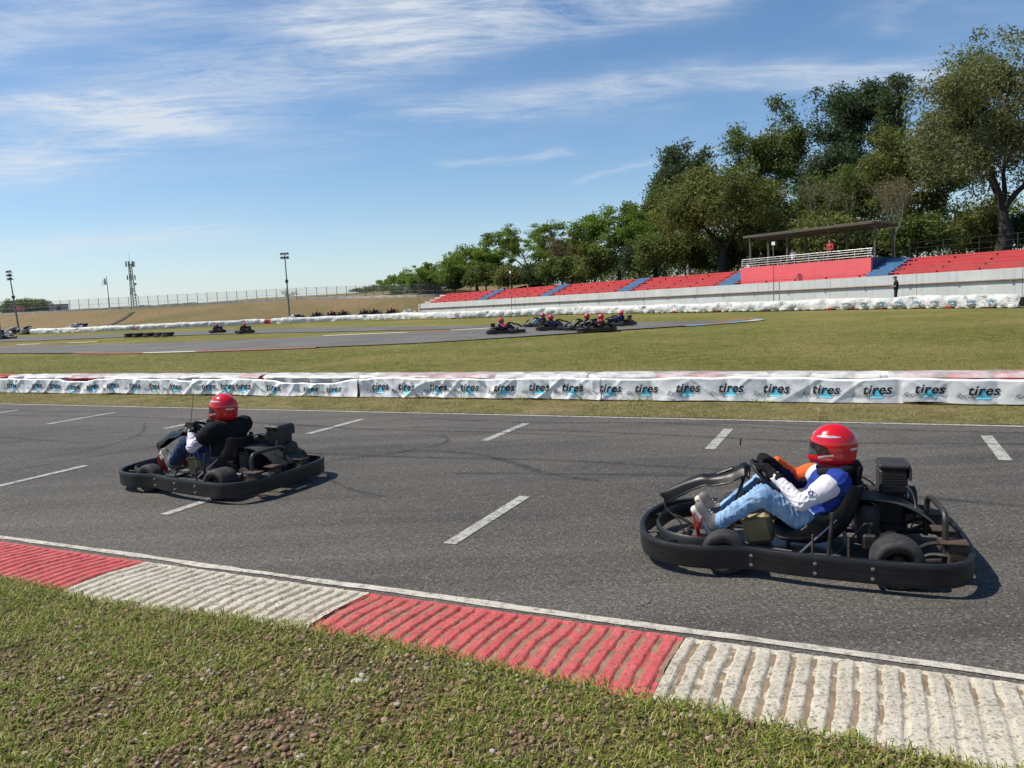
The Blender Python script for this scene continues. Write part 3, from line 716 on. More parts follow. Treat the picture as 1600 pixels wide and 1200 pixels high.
# ------------------------------------------------------------------ trees
pm('bark', (.085, .066, .05), .95, var=.35, scale=4, bump=.5, bscale=14)
pm('bark_pale', (.30, .27, .23), .9, var=.3, scale=3, bump=.4, bscale=14)
pm('bark_dark', (.035, .030, .025), .95, var=.35, scale=4, bump=.5, bscale=14)
def m_leaf(name, a, b, c, tr=.3):
    m, nt = newmat(name); g = N(nt, 'ShaderNodeNewGeometry')
    a, c = (tuple(.6*x+.4*y for x, y in zip(q, b)) for q in (a, c))
    cc = ramp(nt, g.outputs['Random Per Island'], [(0, a), (.5, b), (1, c)])
    p = N(nt, 'ShaderNodeBsdfPrincipled'); p.inputs['Roughness'].default_value = .65; p.inputs['Specular IOR Level'].default_value = .15; nt.links.new(cc, p.inputs['Base Color'])
    t = N(nt, 'ShaderNodeBsdfTranslucent'); nt.links.new(mixc(nt, 1.0, cc, (1.2, 1.35, .6), 'MULTIPLY'), t.inputs[0])
    mx = N(nt, 'ShaderNodeMixShader'); mx.inputs[0].default_value = tr; nt.links.new(p.outputs[0], mx.inputs[1]); nt.links.new(t.outputs[0], mx.inputs[2])
    o = N(nt, 'ShaderNodeOutputMaterial'); nt.links.new(mx.outputs[0], o.inputs[0])
m_leaf('leaf_grey_green', (.105, .118, .055), (.160, .172, .084), (.21, .215, .110))
m_leaf('leaf_olive', (.096, .110, .034), (.152, .165, .055), (.225, .225, .088))
m_leaf('leaf_dark', (.044, .066, .036), (.074, .102, .056), (.115, .145, .082))
m_leaf('leaf_bright', (.092, .140, .030), (.150, .21, .050), (.22, .28, .082), .45)
m_leaf('leaf_mid', (.070, .098, .030), (.112, .146, .046), (.165, .195, .070))
m_leaf('leaf_brown', (.10, .085, .045), (.14, .115, .06), (.17, .145, .085))
def leaves(centers, radii, per, size, seed, flat=.7, droop=0):
    """small leaf faces spread through ellipsoidal clumps"""
    g = np.random.default_rng(seed); C_ = np.repeat(np.asarray(centers, float), per, 0); Rr = np.repeat(np.asarray(radii, float), per, 0); n = len(C_)
    d = g.normal(size=(n, 3)); d /= np.linalg.norm(d, axis=1)[:, None]; rad = g.random(n)**.45
    P = C_+d*rad[:, None]*Rr[:, None]*np.array([1, 1, flat])
    a = g.normal(size=(n, 3))+d*.5+np.array([0, 0, .5]); a /= np.linalg.norm(a, axis=1)[:, None]           # leaf normal leans outwards and up
    x = np.cross(a, g.normal(size=(n, 3))); x /= np.linalg.norm(x, axis=1)[:, None]; y = np.cross(a, x)
    s = size*(.55+.9*g.random(n))[:, None]; P[:, 2] -= droop*g.random(n)
    V = np.stack([P-x*s, P-y*s*.42+a*s*.1, P+x*s, P+y*s*.42+a*s*.1], 1).reshape(-1, 3)
    return V, np.arange(n*4).reshape(-1, 4)
def branches(mb, p, d, L, r, depth, g, tips, spread=.6, upb=.15, n=6, kids=3, minr=.02):
    pts = [p]; rs = [r]; q = p.copy(); dd = d.copy()
    for i in range(3):
        dd = dd+g.normal(size=3)*.12+np.array([0, 0, upb*.3]); dd /= np.linalg.norm(dd); q = q+dd*L/3; pts.append(q.copy()); rs.append(max(minr, r*(1-.18*(i+1))))
    mb.tube(pts, rs, n if depth > 1 else 5 if depth else 4)
    if depth == 0: tips.append(q); return
    for k in range(kids if depth > 1 else kids+1):
        h = g.normal(size=3); h -= dd*h.dot(dd); h /= np.linalg.norm(h)+1e-9
        nd = dd*(1-spread*.35)+h*spread*(.7+.6*g.random())+np.array([0, 0, upb]); nd /= np.linalg.norm(nd)
        f = 1-.35*g.random()*(k > 0); o = pts[-1] if k < 2 else pts[2]
        branches(mb, o.copy(), nd, L*(.62+.2*g.random())*f, rs[-1]*(.62+.12*g.random()), depth-1, g, tips, spread, upb, n, kids, minr)
def tree(label, x, y, z, h, w, leaf, seed, bark='bark', nleaf=14000, lsize=.2, trunk=.3, clump=1.3, depth=4, spread=.62, upb=.15, flat=.7, r0=None, kids=3, name='tree', crown=1, lean=(0, 0), lowest=.0, fill=0):
    g = np.random.default_rng(seed); t = thing(name, label, 'tree', (x, y, z), 0, 'trees behind the grandstand')
    mb = MB(); tips = []; r0 = r0 or h*.022
    tp = [np.array([0, 0, -.5]), np.array([0, 0, h*trunk*.5])+np.append(g.normal(size=2)*.1, 0), np.array([lean[0], lean[1], h*trunk])]
    mb.tube(tp, [r0*1.35, r0*1.05, r0*.9], 9)
    for k in range(kids+1):
        a = k*2*math.pi/(kids+1)+g.random(); d = np.array([math.cos(a)*spread, math.sin(a)*spread, .75+upb]); d /= np.linalg.norm(d)
        branches(mb, tp[-1].copy(), d, h*(1-trunk)*.40, r0*.62, depth-1, g, tips, spread, upb, 6, kids, r0*.05)
    T = np.array(tips); lo, hi = T.min(0), T.max(0); zt = h*trunk
    # fit the limbs into the wanted crown: half width w/2, top at h
    sx = (w/2-clump*.6)/max(abs(lo[:2]).max(), abs(hi[:2]).max()); sz = (h-clump*flat*.6-zt)/max(.1, hi[2]-zt)
    V = np.array(mb.v); up_ = np.clip((V[:, 2]-zt*.8)/(zt*.2+.01), 0, 1)
    V[:, :2] *= (1+(sx-1)*up_)[:, None]; V[:, 2] = np.where(V[:, 2] > zt, zt+(V[:, 2]-zt)*sz, V[:, 2]); mb.v = [tuple(q) for q in V]
    T[:, :2] *= sx; T[:, 2] = np.where(T[:, 2] > zt, zt+(T[:, 2]-zt)*sz, T[:, 2])
    mb.build('trunk', bark, t, sharp=80)
    if crown:
        T = T[T[:, 2] > h*lowest]
        if fill:
            e = g.normal(size=(fill, 3)); e /= np.linalg.norm(e, axis=1)[:, None]; e *= (g.random(fill)**.4)[:, None]
            cz = (h+h*max(lowest, trunk*.8))/2; T = np.concatenate([T, e*np.array([w/2-clump*.5, w/2-clump*.5, (h-h*max(lowest, trunk*.8))/2-clump*.3])+np.array([0, 0, cz])])
        rr = clump*(.6+.7*g.random(len(T))); per = max(3, int(nleaf/len(T)))
        V, F = leaves(T, rr, per, lsize, seed+5, flat)
        mobj('crown', np_mesh('crown', V, F, smooth=False), leaf, t)
    return t
Z3 = 3.3
tree('large tree with wide grey green crown and dark trunk at the right edge', 39.2, 61.5, Z3, 17.6, 16.5, 'leaf_grey_green', 3, 'bark_dark', 70000, .135, .20, 1.35, 5, .70, .10, .75, .50, 3, fill=150, lowest=.17)
tree('broad rounded olive tree left of the covered box', 21.6, 77, Z3, 10.6, 14.6, 'leaf_olive', 8, 'bark_dark', 52000, .15, .2, 1.2, 5, .85, .05, .7, .45, 3, fill=150, lowest=.22)
tree('tall dark eucalyptus with separate leaf clumps, highest on the skyline', 43.6, 95, Z3, 23.0, 15, 'leaf_dark', 21, 'bark_pale', 36000, .19, .22, 1.45, 5, .62, .16, .6, .34, 3, lowest=.2, fill=20)
tree('tall eucalyptus with pale bare limbs left of the highest one', 34.2, 100, Z3, 21.6, 13.5, 'leaf_mid', 23, 'bark_pale', 26000, .19, .22, 1.35, 5, .62, .16, .55, .32, 3, lowest=.25, fill=16)
tree('dark eucalyptus rising behind the left side of the rounded tree', 24.4, 104, Z3, 18.8, 12.5, 'leaf_dark', 31, 'bark_pale', 28000, .2, .25, 1.45, 5, .62, .15, .65, .30, 3, lowest=.2, fill=20)
tree('dark eucalyptus filling the gap between the two tallest trees', 38.6, 92, Z3, 16.0, 11.5, 'leaf_dark', 37, 'bark_pale', 22000, .19, .22, 1.4, 5, .6, .15, .65, .28, 3, lowest=.15, fill=20)
tree('yellowish olive tree leaning towards the large right tree', 39.5, 76, Z3, 12.8, 12, 'leaf_olive', 41, 'bark', 34000, .15, .22, 1.25, 4, .65, .12, .7, .3, 3, fill=90, lowest=.12)
tree('fresh green tree behind the canopy roof', 33.0, 80, Z3, 10.2, 9.5, 'leaf_mid', 43, 'bark', 18000, .16, .2, 1.15, 4, .6, .12, .7, .24, 3, fill=50, lowest=.1)
tree('bare grey tree behind the canopy roof', 30.6, 74, Z3, 9.2, 6.4, 'leaf_brown', 47, 'bark_pale', 1600, .10, .25, 1.0, 5, .5, .25, .7, .12, 3, lowest=.5)
tree('bare pale tree just right of the canopy', 30.0, 60, Z3, 7.0, 5.4, 'leaf_brown', 48, 'bark_pale', 900, .09, .25, .9, 5, .5, .25, .7, .10, 3, lowest=.5)
tree('second bare tree between canopy and large right tree', 34.5, 68, Z3, 7.6, 5.6, 'leaf_brown', 49, 'bark_pale', 1200, .09, .25, .9, 5, .5, .25, .7, .10, 3, lowest=.5)
tree('green tree left of the rounded olive tree', 13.5, 93, Z3, 9.0, 13, 'leaf_bright', 51, 'bark', 26000, .16, .16, .85, 5, .8, .08, .55, .22, 3, fill=130)
tree('dense dark green tree under the dark eucalyptus', 18.6, 97, Z3, 11.6, 11, 'leaf_mid', 53, 'bark', 26000, .17, .16, 1.0, 5, .6, .12, .7, .26, 3, fill=80)
tree('feathery flat topped tree above the middle benches', 3.0, 110, Z3, 9.0, 14.5, 'leaf_bright', 55, 'bark_pale', 19000, .15, .26, .85, 5, 1.0, .03, .4, .2, 3, lowest=.38, fill=40)
tree('brownish thin tree between the feathery tree and the green one', 8.6, 103, Z3, 6.4, 8.0, 'leaf_brown', 57, 'bark', 9000, .17, .2, 1.1, 4, .6, .12, .7, .18, 3, fill=20)
tree('green tree left of the feathery flat topped tree', -4.5, 116, Z3, 6.8, 12, 'leaf_bright', 59, 'bark', 20000, .16, .16, .8, 5, .85, .06, .5, .2, 3, fill=110)
tree('low spreading green tree towards the left end of the tree line', -11.0, 122, Z3, 5.0, 12.5, 'leaf_bright', 61, 'bark', 17000, .16, .14, .75, 5, .85, .05, .5, .18, 3, fill=110)
tree('small green tree near the left end of the tree line', -17.0, 131, Z3, 3.6, 11.0, 'leaf_bright', 63, 'bark', 13000, .16, .12, .7, 4, .8, .05, .55, .15, 3, fill=100)
tree('last thin shrubby tree at the left end of the tree line', -24, 146, Z3, 2.2, 12.0, 'leaf_mid', 65, 'bark', 7000, .15, .1, .6, 4, .7, .06, .6, .1, 3, fill=60)
tree('small bare tree on the bank right of the floodlight mast', -45, 160, Z3+.3, 2.4, 5.0, 'leaf_brown', 66, 'bark', 500, .10, .2, .8, 4, .8, .06, .6, .07, 3)
t_ = tree('round dark bush on the bank crest at far left', -121, 195, 2.4, 5.0, 13.0, 'leaf_mid', 67, 'bark', 16000, .24, .08, 1.6, 3, .8, .0, .7, .2, 3, name='bush', fill=90); t_['category'] = 'bush'
# the wood beyond, read as one mass
g = np.random.default_rng(77); wc = []
for u in np.linspace(0, 1, 260):
    x = -6+(78+6)*u; y = 146-82*u; hh = 4.2+5.5*min(1, max(0, (u-.12)/.35))+1.2*math.sin(u*40)
    for q in range(3): wc.append((x+g.normal()*2+9*u, y+g.normal()*4+16, Z3+.6+(hh-1)*g.random()))
V, F = leaves(wc, 1.6+.7*g.random(len(wc)), 75, .26, 78, .8); tag(mobj('woodland', np_mesh('woodland', V, F, smooth=False), 'leaf_mid'), 'dim green wood closing the gaps behind the trees', 'wood', kind='stuff')
# darker undergrowth between the trunks: each shrub a thing
sh = [(45, 66), (42.5, 70), (36, 68), (33.5, 72), (28, 73), (26.5, 79), (23.5, 83), (19.5, 85), (16.5, 82), (15, 88), (10.5, 93), (7, 98), (4.5, 103), (.5, 106), (-3, 111), (-8, 117), (-13, 126), (47, 60), (50, 70), (46, 78), (30, 86), (36, 86), (24, 92), (43, 84), (10, 100), (28, 68)]
for i, (x, y) in enumerate(sh):
    far = y > 97
    nm = ['large dark green shrub', 'leafy olive shrub', 'mid green shrub'][i % 3]
    t_ = tree(nm+' in the undergrowth between the trunks behind the grandstand', x, y, Z3, (2.6 if far else 3.9)+1.3*(i*37 % 10)/10, 5.6+.8*(i % 3), ['leaf_dark', 'leaf_olive', 'leaf_mid'][i % 3], 100+i, 'bark', 8000, .16, .1, 1.1, 3, .8, .1, .75, .1, 3, name='shrub', fill=30)
    t_['category'] = 'shrub'; t_['group'] = nm+'s in the undergrowth'

# ------------------------------------------------------------------ tyre walls
def m_banner():
    m, nt = newmat('banner_vinyl'); v = ocoord(nt)
    c = ramp(nt, noise(nt, v, 1.6, 6, .65), [(.3, (.74, .74, .75)), (.7, (.84, .84, .84))])
    c = mixc(nt, ramp(nt, noise(nt, v, 5, 7, .75, .4), [(.58, (0, 0, 0)), (.8, (.5,)*3)]), c, (.45, .42, .38))
    fin(nt, c, .42, 0, noise(nt, v, 9, 4, .6), .35, .02, .45)
m_banner()
def m_film():
    m, nt = newmat('cover_film'); v = ocoord(nt)
    a = ramp(nt, noise(nt, v, 2.5, 5, .7), [(.35, (.25,)*3), (.65, (.72,)*3)])
    fin(nt, (.74, .73, .73), .4, 0, noise(nt, v, 12, 4), .4, .02, alpha=a)
m_film()
pm('tyre_red', (.44, .04, .048), .6, var=.22, scale=4, bump=.2, dust=.25)
pm('tyre_white', (.66, .65, .62), .65, var=.15, scale=4, bump=.2, dust=.3)
pm('tyre_black', (.022, .022, .023), .8, var=.3, scale=6, bump=.2, dust=.15)
pm('print_black', (.012, .012, .016), .5, var=.2); pm('print_cyan', (.13, .56, .74), .5, var=.12); pm('print_grey', (.14, .14, .16), .5, var=.2)
def tyre_mesh(name, Ro=.285, w=.2, Ri=.17, n=22):
    mb = MB(); h = w/2
    mb.lathe([(Ri, -h*.7), (Ri+.03, -h*.95), (Ro-.06, -h), (Ro-.02, -h*.8), (Ro, -h*.45), (Ro-.006, -h*.12), (Ro-.006, h*.12), (Ro, h*.45), (Ro-.02, h*.8), (Ro-.06, h), (Ri+.03, h*.95), (Ri, h*.7), (Ri-.02, 0)], n=n, closed=True)
    return mb.mesh(name, 50)
ty_me = {}
for c in ('tyre_red', 'tyre_white', 'tyre_black'):
    ty_me[c] = tyre_mesh('tyre'); ty_me[c].materials.append(MATS[c])
BB = 8.06     # front of the near tyre wall, measured across the straight
def is_red(a):
    for lo, hi in ((-8, -1.98), (.25, 1.35), (3.95, 6.6), (9.3, 10.2), (14.0, 15.2), (17.2, 18.4), (20, 22)):
        if lo < a < hi: return True
    return False
k = 0
for a in np.arange(-11.05, 24, .575):
    c = 'tyre_red' if is_red(a) else 'tyre_white'; x, y, _ = TR(a, BB+.33+.02*math.sin(a*5), 0)
    t = thing('tyre_stack', ('red' if c == 'tyre_red' else 'white')+' painted tyre stack behind the white printed banner', 'tyre stack', (x, y, .0), random.random()*6, ('red' if c == 'tyre_red' else 'white')+' tyre stacks of the near barrier')
    for q in range(2):
        cc = c if (q or random.random() < .6) else 'tyre_red'
        o = bpy.data.objects.new('tyre', ty_me[cc]); link(o, t); o.location = (random.uniform(-.015, .015), random.uniform(-.015, .015), .115+.2*q); o.rotation_euler = (0, 0, random.random()*6)
# banner surface: s along the wall, h height -> point; hangs from the stacks with folds and creases
def ban_top(a, sag):
    t = .375+.035*(fbm(a*1.3, a*0+5, 3)-.5)*2
    for (c, w, dz) in sag: t = t-dz*np.exp(-((a-c)/w)**4)
    return t
def ban_off(a, h, rough, seed):
    bul = .035*np.abs(np.sin(math.pi*(a+7.6+.2875)/.575))**.7
    d1 = fbm(a*1.5+h*1.2, h*1.6-a*.3, 4, seed)-.5
    r1 = 1-np.abs(2*fbm(a*1.9+h*2.3, h*1.1, 2, seed+3)-1); r2 = 1-np.abs(2*fbm(a*2.6-h*3.1, h*.8, 2, seed+6)-1)
    r3 = 1-np.abs(2*fbm(a*4.5, h*.7+a*.2, 2, seed+9)-1)
    return -(.03+bul*.75+rough*(.045*d1+.030*np.clip(r1, 0, 1)**6+.028*np.clip(r2, 0, 1)**6+.055*np.clip(r3, 0, 1)**4*np.clip(rough-.6, 0, 1)))
def ban_point(a, u, cfg):
    """u 0..1 bottom to top"""
    tp = ban_top(a, cfg['sag']); bt = .035+.03*(fbm(a*1.1, a*0+8, 3, cfg['seed'])-.5)*2
    for (c, w, dz) in cfg['sag']: bt = bt-dz*.12*np.exp(-((a-c)/w)**4)
    bt = np.maximum(bt, .03)
    h = bt+(tp-bt)*u; o = ban_off(a, h, cfg['rough'], cfg['seed'])-.035*np.clip(.25-u, 0, 1)*cfg['rough']
    return a, BB+o+.03*(u > .985), h
def ban_xyz(a, u, cfg, out=0.0):
    a, b, h = ban_point(a, u, cfg); b = b-out
    return np.stack([TO[0]+TD[0]*a+TN[0]*b, TO[1]+TD[1]*a+TN[1]*b, h], -1)
def text_mesh(txt, size, shear, off, sp=1.0):
    cu_ = bpy.data.curves.new('t', 'FONT'); cu_.body = txt; cu_.size = size; cu_.shear = shear; cu_.offset = off; cu_.space_character = sp; cu_.align_x = 'CENTER'; cu_.resolution_u = 4
    o = bpy.data.objects.new('t', cu_); col.objects.link(o); dg = bpy.context.evaluated_depsgraph_get(); me = bpy.data.meshes.new_from_object(o.evaluated_get(dg))
    col.objects.unlink(o); bpy.data.objects.remove(o); return me
def cutmesh(me, step=.02):
    bm = bmesh.new(); bm.from_mesh(me); bmesh.ops.triangulate(bm, faces=bm.faces)
    xs = [v.co.x for v in bm.verts]; ys = [v.co.y for v in bm.verts]
    for x in np.arange(min(xs), max(xs), step): bmesh.ops.bisect_plane(bm, geom=bm.verts[:]+bm.edges[:]+bm.faces[:], plane_co=(x, 0, 0), plane_no=(1, 0, 0))
    for y in np.arange(min(ys), max(ys), step): bmesh.ops.bisect_plane(bm, geom=bm.verts[:]+bm.edges[:]+bm.faces[:], plane_co=(0, y, 0), plane_no=(0, 1, 0))
    bmesh.ops.triangulate(bm, faces=bm.faces)
    v = np.array([q.co for q in bm.verts]); bm.verts.index_update(); f = np.array([[q.index for q in p.verts] for p in bm.faces]); bm.free(); return v, f
big = cutmesh(text_mesh('tires', .185, .25, .0042, 1.08)); small = cutmesh(text_mesh('Racing', .10, .45, -.0005, .95), .03)
tm = bpy.data.meshes.new('tri'); tm.from_pydata([(-.085, 0, 0), (.095, 0, 0), (.0, .155, 0)], [], [(0, 1, 2)]); tri = cutmesh(tm, .025)
def logo(a, cfg, parent, s=1.0, seed=0):
    V = []; F = []; M = []
    for (v, f), (dx, dy), out, m in ((tri, (.0, -.105), .004, 1), (big, (.0, -.05), .0085, 0), (small, (-.20, -.10), .0065, 2)):
        x = (v[:, 0]+dx)*s; y = (v[:, 1]+dy)*s
        aa = a-x; u = np.clip(.52+y/.34, .02, .97)                       # the along axis runs leftwards as seen from the track
        n = sum(len(q) for q in V); V.append(ban_xyz(aa, u, cfg, out)); F.append(f+n); M += [m]*len(f)
    me = np_mesh('printed_logo', np.concatenate(V), np.concatenate(F)); 
    for m in ('print_black', 'print_cyan', 'print_grey'): me.materials.append(MATS[m])
    me.polygons.foreach_set('material_index', np.array(M, dtype=np.int32))
    o = bpy.data.objects.new('printed_logo', me); link(o, parent)
def banner(a0, a1, cfg, label, logos):
    av = np.linspace(a0, a1, int((a1-a0)/.022)); uv = np.linspace(0, 1, 22); A, U = np.meshgrid(av, uv, indexing='ij')
    P = ban_xyz(A, U, cfg); o = sheet('banner', P, 'banner_vinyl', None); tag(o, label, 'banner', 'printed banners on the near tyre wall')
    for a in logos: logo(a, cfg, o)
    return o
cA = dict(sag=[(8.05, .9, .09)], rough=.9, seed=4); cA2 = dict(sag=[(14.6, .5, .08), (11.2, .25, .05)], rough=.85, seed=5)
cB = dict(sag=[], rough=.85, seed=14); cC = dict(sag=[], rough=.55, seed=24); cD = dict(sag=[], rough=.40, seed=34)
banner(11.02, 24.0, cA2, 'most crumpled white banner at the left end of the near tyre wall', [11.5, 12.12, 12.72, 13.4, 14.06, 14.7, 15.35, 16.0, 16.9, 17.6, 18.3])
banner(6.85, 11.0, cA, 'white banner sagging off the tyres behind the left kart', [7.4, 7.95, 8.85, 9.62, 10.05, 10.55])
banner(2.13, 6.79, cB, 'creased white banner in the middle of the near tyre wall', [2.62, 3.21, 3.84, 4.51, 5.13, 5.79, 6.35])
banner(-2.19, 2.12, cC, 'fairly smooth white banner behind the right kart front', [-1.86, -1.2, -.53, .11, .75, 1.4, 1.98])
banner(-11.05, -2.17, cD, 'smoothest white banner at the right end of the near tyre wall', [-2.5, -3.13, -3.8, -4.45, -5.1, -5.77, -6.42, -7.08, -7.75, -8.4, -9.06, -9.7])
def film(a0, a1, label, seed):
    G = []
    for a in np.arange(a0, a1, .06):
        w = .03*(float(fbm(a*2.2, 1.1, 3, seed))-.5); e = .05*(float(fbm(a*3, 6.1, 3, seed))-.5)
        G.append([TR(a, BB+.02+e, .372+w), TR(a, BB+.05, .405+w), TR(a, BB+.13, .425+w*.6), TR(a, BB+.33, .428+w), TR(a, BB+.52, .424+w), TR(a, BB+.60+e, .36)])
    o = sheet('cover_sheet', G, 'cover_film', None); tag(o, label, 'plastic sheet')
film(-11.0, -1.95, 'torn clear plastic sheet over red tyres at the right end', 3); film(-1.9, 2.3, 'cloudy plastic sheet over the tyres behind the right kart front', 5)
film(6.9, 9.2, 'cloudy plastic sheet over the white tyres behind the left kart engine', 11)
film(2.4, 6.8, 'cloudy plastic sheet over the tyres in the middle of the wall', 7); film(9.3, 16.5, 'cloudy plastic sheet over the tyres at the left', 9)
# far tyre walls, wrapped in crumpled white sheeting
def m_far():
    m, nt = newmat('far_wrap'); v = ocoord(nt)
    c = ramp(nt, noise(nt, v, .8, 5, .7), [(.3, (.60, .60, .60)), (.7, (.78, .78, .77))])
    c = mixc(nt, ramp(nt, noise(nt, v, 2.2, 6, .75), [(.52, (0, 0, 0)), (.60, (.7,)*3)]), c, (.34, .34, .37))
    fin(nt, c, .5, 0, noise(nt, v, 3.5, 6, .75), 1.0, .16)
m_far()
def far_wall(pts, h, label, mats=('far_wrap', 'tyre_red'), red=(), seed=0, step=.3, dep=.8, tyres=0, logos=False):
    P = np.array(smooth_path([np.array(p, float) for p in pts], 30)); L = np.concatenate([[0], np.cumsum(np.linalg.norm(np.diff(P, axis=0), axis=1))])
    t = thing('tyre_barrier', label, 'barrier'); G = []
    ss = np.arange(0, L[-1], step)
    for s in ss:
        x, y = np.interp(s, L, P[:, 0]), np.interp(s, L, P[:, 1]); x2, y2 = np.interp(s+.3, L, P[:, 0]), np.interp(s+.3, L, P[:, 1])
        d = np.array([x2-x, y2-y]); d = d/(np.linalg.norm(d)+1e-9) if s < L[-1]-.4 else d0; d0 = d; n = np.array([-d[1], d[0]]); n = n if n[1] > 0 else -n
        w = lambda q: .42*(float(fbm(s*2.3, q*1.7, 3, seed))-.5); hh = h*(1+.24*(float(fbm(s*.5, 9.0, 3, seed))-.5))
        bul = -.13*abs(math.sin(s*math.pi/1.1))
        pr_ = [(bul*.5+w(1)*.4, .10*h), (bul-.02+w(2), .35*h), (bul+w(3), .65*h), (.03+bul*.6+w(4)*.7, .9*hh), (.22, hh), (.5, hh*.99), (dep, .85*hh), (dep+.05, .05)]
        G.append([(x+n[0]*a, y+n[1]*a, z) for a, z in pr_])
    for e_ in (0, -1):
        cz = np.mean(G[e_], axis=0); G[e_] = [tuple(np.array(p)*.45+cz*.55) if p[2] > .12 else p for p in G[e_]]
    mb = MB(); mb.grid(G)
    for i, (q) in enumerate(range(len(G)-1)):
        for lo, hi in red:
            if lo < ss[i] < hi:
                for j in range(7): mb.m[i*7+j] = 1
    mb.build('wrap', list(mats), t, sharp=80)
    if tyres:
        for s in np.arange(.3, L[-1]-.2, .62):
            x, y = np.interp(s, L, P[:, 0]), np.interp(s, L, P[:, 1]); o = bpy.data.objects.new('tyre', ty_me['tyre_red' if (int(s*1.6) % 7) in tyres else 'tyre_white']); link(o, t); o.location = (x+.12, y+.2, .09)
    if logos:
        for s in np.arange(.5, L[-1]-.5, 1.15):
            x, y = np.interp(s, L, P[:, 0]), np.interp(s, L, P[:, 1]); x2, y2 = np.interp(s+.3, L, P[:, 0]), np.interp(s+.3, L, P[:, 1]); d = np.array([x2-x, y2-y]); d /= np.linalg.norm(d); n = np.array([-d[1], d[0]]); n = n if n[1] < 0 else -n
            V = []; F = []; M = []
            for (v, f), (dx, dy), out, m in ((tri, (.02, -.075), .20, 1), (big, (0, -.05), .215, 0)):
                q = v*1.6; k_ = sum(len(z) for z in V); e = d if d[0] > 0 else -d
                V.append(np.stack([x+e[0]*(q[:, 0]+dx)+n[0]*out, y+e[1]*(q[:, 0]+dx)+n[1]*out, .52*h+q[:, 1]+dy*1.6], -1)); F.append(f+k_); M += [m]*len(f)
            me = np_mesh('printed_logo', np.concatenate(V), np.concatenate(F)); me.materials.append(MATS['print_grey']); me.materials.append(MATS['print_cyan']); me.polygons.foreach_set('material_index', np.array(M, dtype=np.int32))
            link(bpy.data.objects.new('printed_logo', me), t)
    return t
far_wall([(-72, 112), (-62, 103), (-53.6, 97.5), (-46.5, 95.4)], .72, 'far left stretch of the white wrapped tyre barrier below the bank', seed=1, red=((3, 4),))
far_wall([(-46.7, 95.6), (-41, 94.6), (-30.8, 94.2), (-27.6, 93.5)], .72, 'white wrapped tyre barrier with a red end left of the floodlight heap', seed=2, red=((0, .5), (17, 18)))
far_wall([(-27.8, 93.6), (-19.3, 91.6), (-12, 85.5), (-5.8, 79.1)], .72, 'crumpled white tyre barrier in front of the waiting karts', seed=3)
far_wall([(-6.0, 79.2), (1, 74.6), (6.3, 71), (11.5, 64.3), (16.7, 57), (21.9, 49.7)], .70, 'long white wrapped tyre barrier below the pale grandstand wall', seed=4, red=(), step=.22, tyres=(0,))
far_wall([(21.5, 50.0), (24.2, 46), (26.0, 41.8), (26.6, 40.2)], .74, 'white wrapped tyre barrier with blue print at the feet of the standing man', seed=5, step=.16, tyres=(1, 4), logos=True)
# wrapped heaps at the mast feet
def heap(x, y, z, n, w, label, cols, seed):
    """tyres thrown on a pile, some wrapped in pale sheeting"""
    g = np.random.default_rng(seed); t = thing('tyre_heap', label, 'tyre heap', (x, y, z))
    for i in range(n):
        u = (i+.5)/n; lay = 0 if u < .5 else 1 if u < .82 else 2; ww = w*(1-.28*lay)
        o = bpy.data.objects.new('tyre', heap_me[cols[i % len(cols)]]); link(o, t); s_ = 1.5+.4*g.random()
        o.location = (g.uniform(-ww/2, ww/2), g.uniform(-.7, .7), .18+.30*lay); o.rotation_euler = (g.normal()*.28, g.normal()*.28, g.random()*6); o.scale = (s_, s_, 1.6)
    return t
pm('grey_wrap', (.34, .345, .34), .7, var=.3, scale=1.5, bump=.5, bscale=6)
heap_me = {}
for c in ('grey_wrap', 'tyre_white', 'tyre_black', 'tyre_red', 'rubble_white', 'rust_pipe'):
    heap_me[c] = tyre_mesh('tyre', n=14); heap_me[c].materials.append(MATS[c])
heap(-27.6, 100, .0, 24, 3.8, 'grey tyre heap round the middle floodlight mast', ['grey_wrap', 'rubble_white', 'grey_wrap', 'tyre_black'], 3)
heap(-12.0, 92.5, .0, 12, 1.8, 'small pale tyre heap left of the grandstand wall', ['rubble_white', 'grey_wrap', 'tyre_white'], 5)
heap(-58.6, 105, .1, 24, 4.4, 'grey tyre heap at the foot of the drain', ['grey_wrap', 'rubble_white', 'tyre_black'], 7)
heap(-67.5, 107, .1, 30, 6.2, 'long pale tyre heap below the leaning mast', ['rubble_white', 'grey_wrap', 'rubble_white', 'tyre_black'], 9)
heap(-55.3, 82, .0, 30, 5.2, 'dark red tyre heap at the left edge of the field', ['rust_pipe', 'tyre_black', 'rust_pipe', 'tyre_red', 'grey_wrap', 'tyre_black'], 11)
# loose black tyres on the grass
for i, (x, y, st) in enumerate(((-31.9, 64.9, 2), (-30.9, 64.3, 2), (-29.6, 63.4, 2), (-28.3, 62.5, 2), (-27.4, 61.8, 2))):
    lab = ['leftmost', 'second from left', 'middle', 'fourth from left', 'rightmost'][i]
    t = thing('tyre_pile', lab+' of the five low black tyre piles on the infield grass', 'tyres', (x, y, 0), 0, 'black tyre piles on the infield')
    for q in range(st):
        o = bpy.data.objects.new('tyre', ty_me['tyre_black']); link(o, t); o.location = (.04*q, .03*i*q, .10+.17*q); o.scale = (1.7, 1.7, .85)

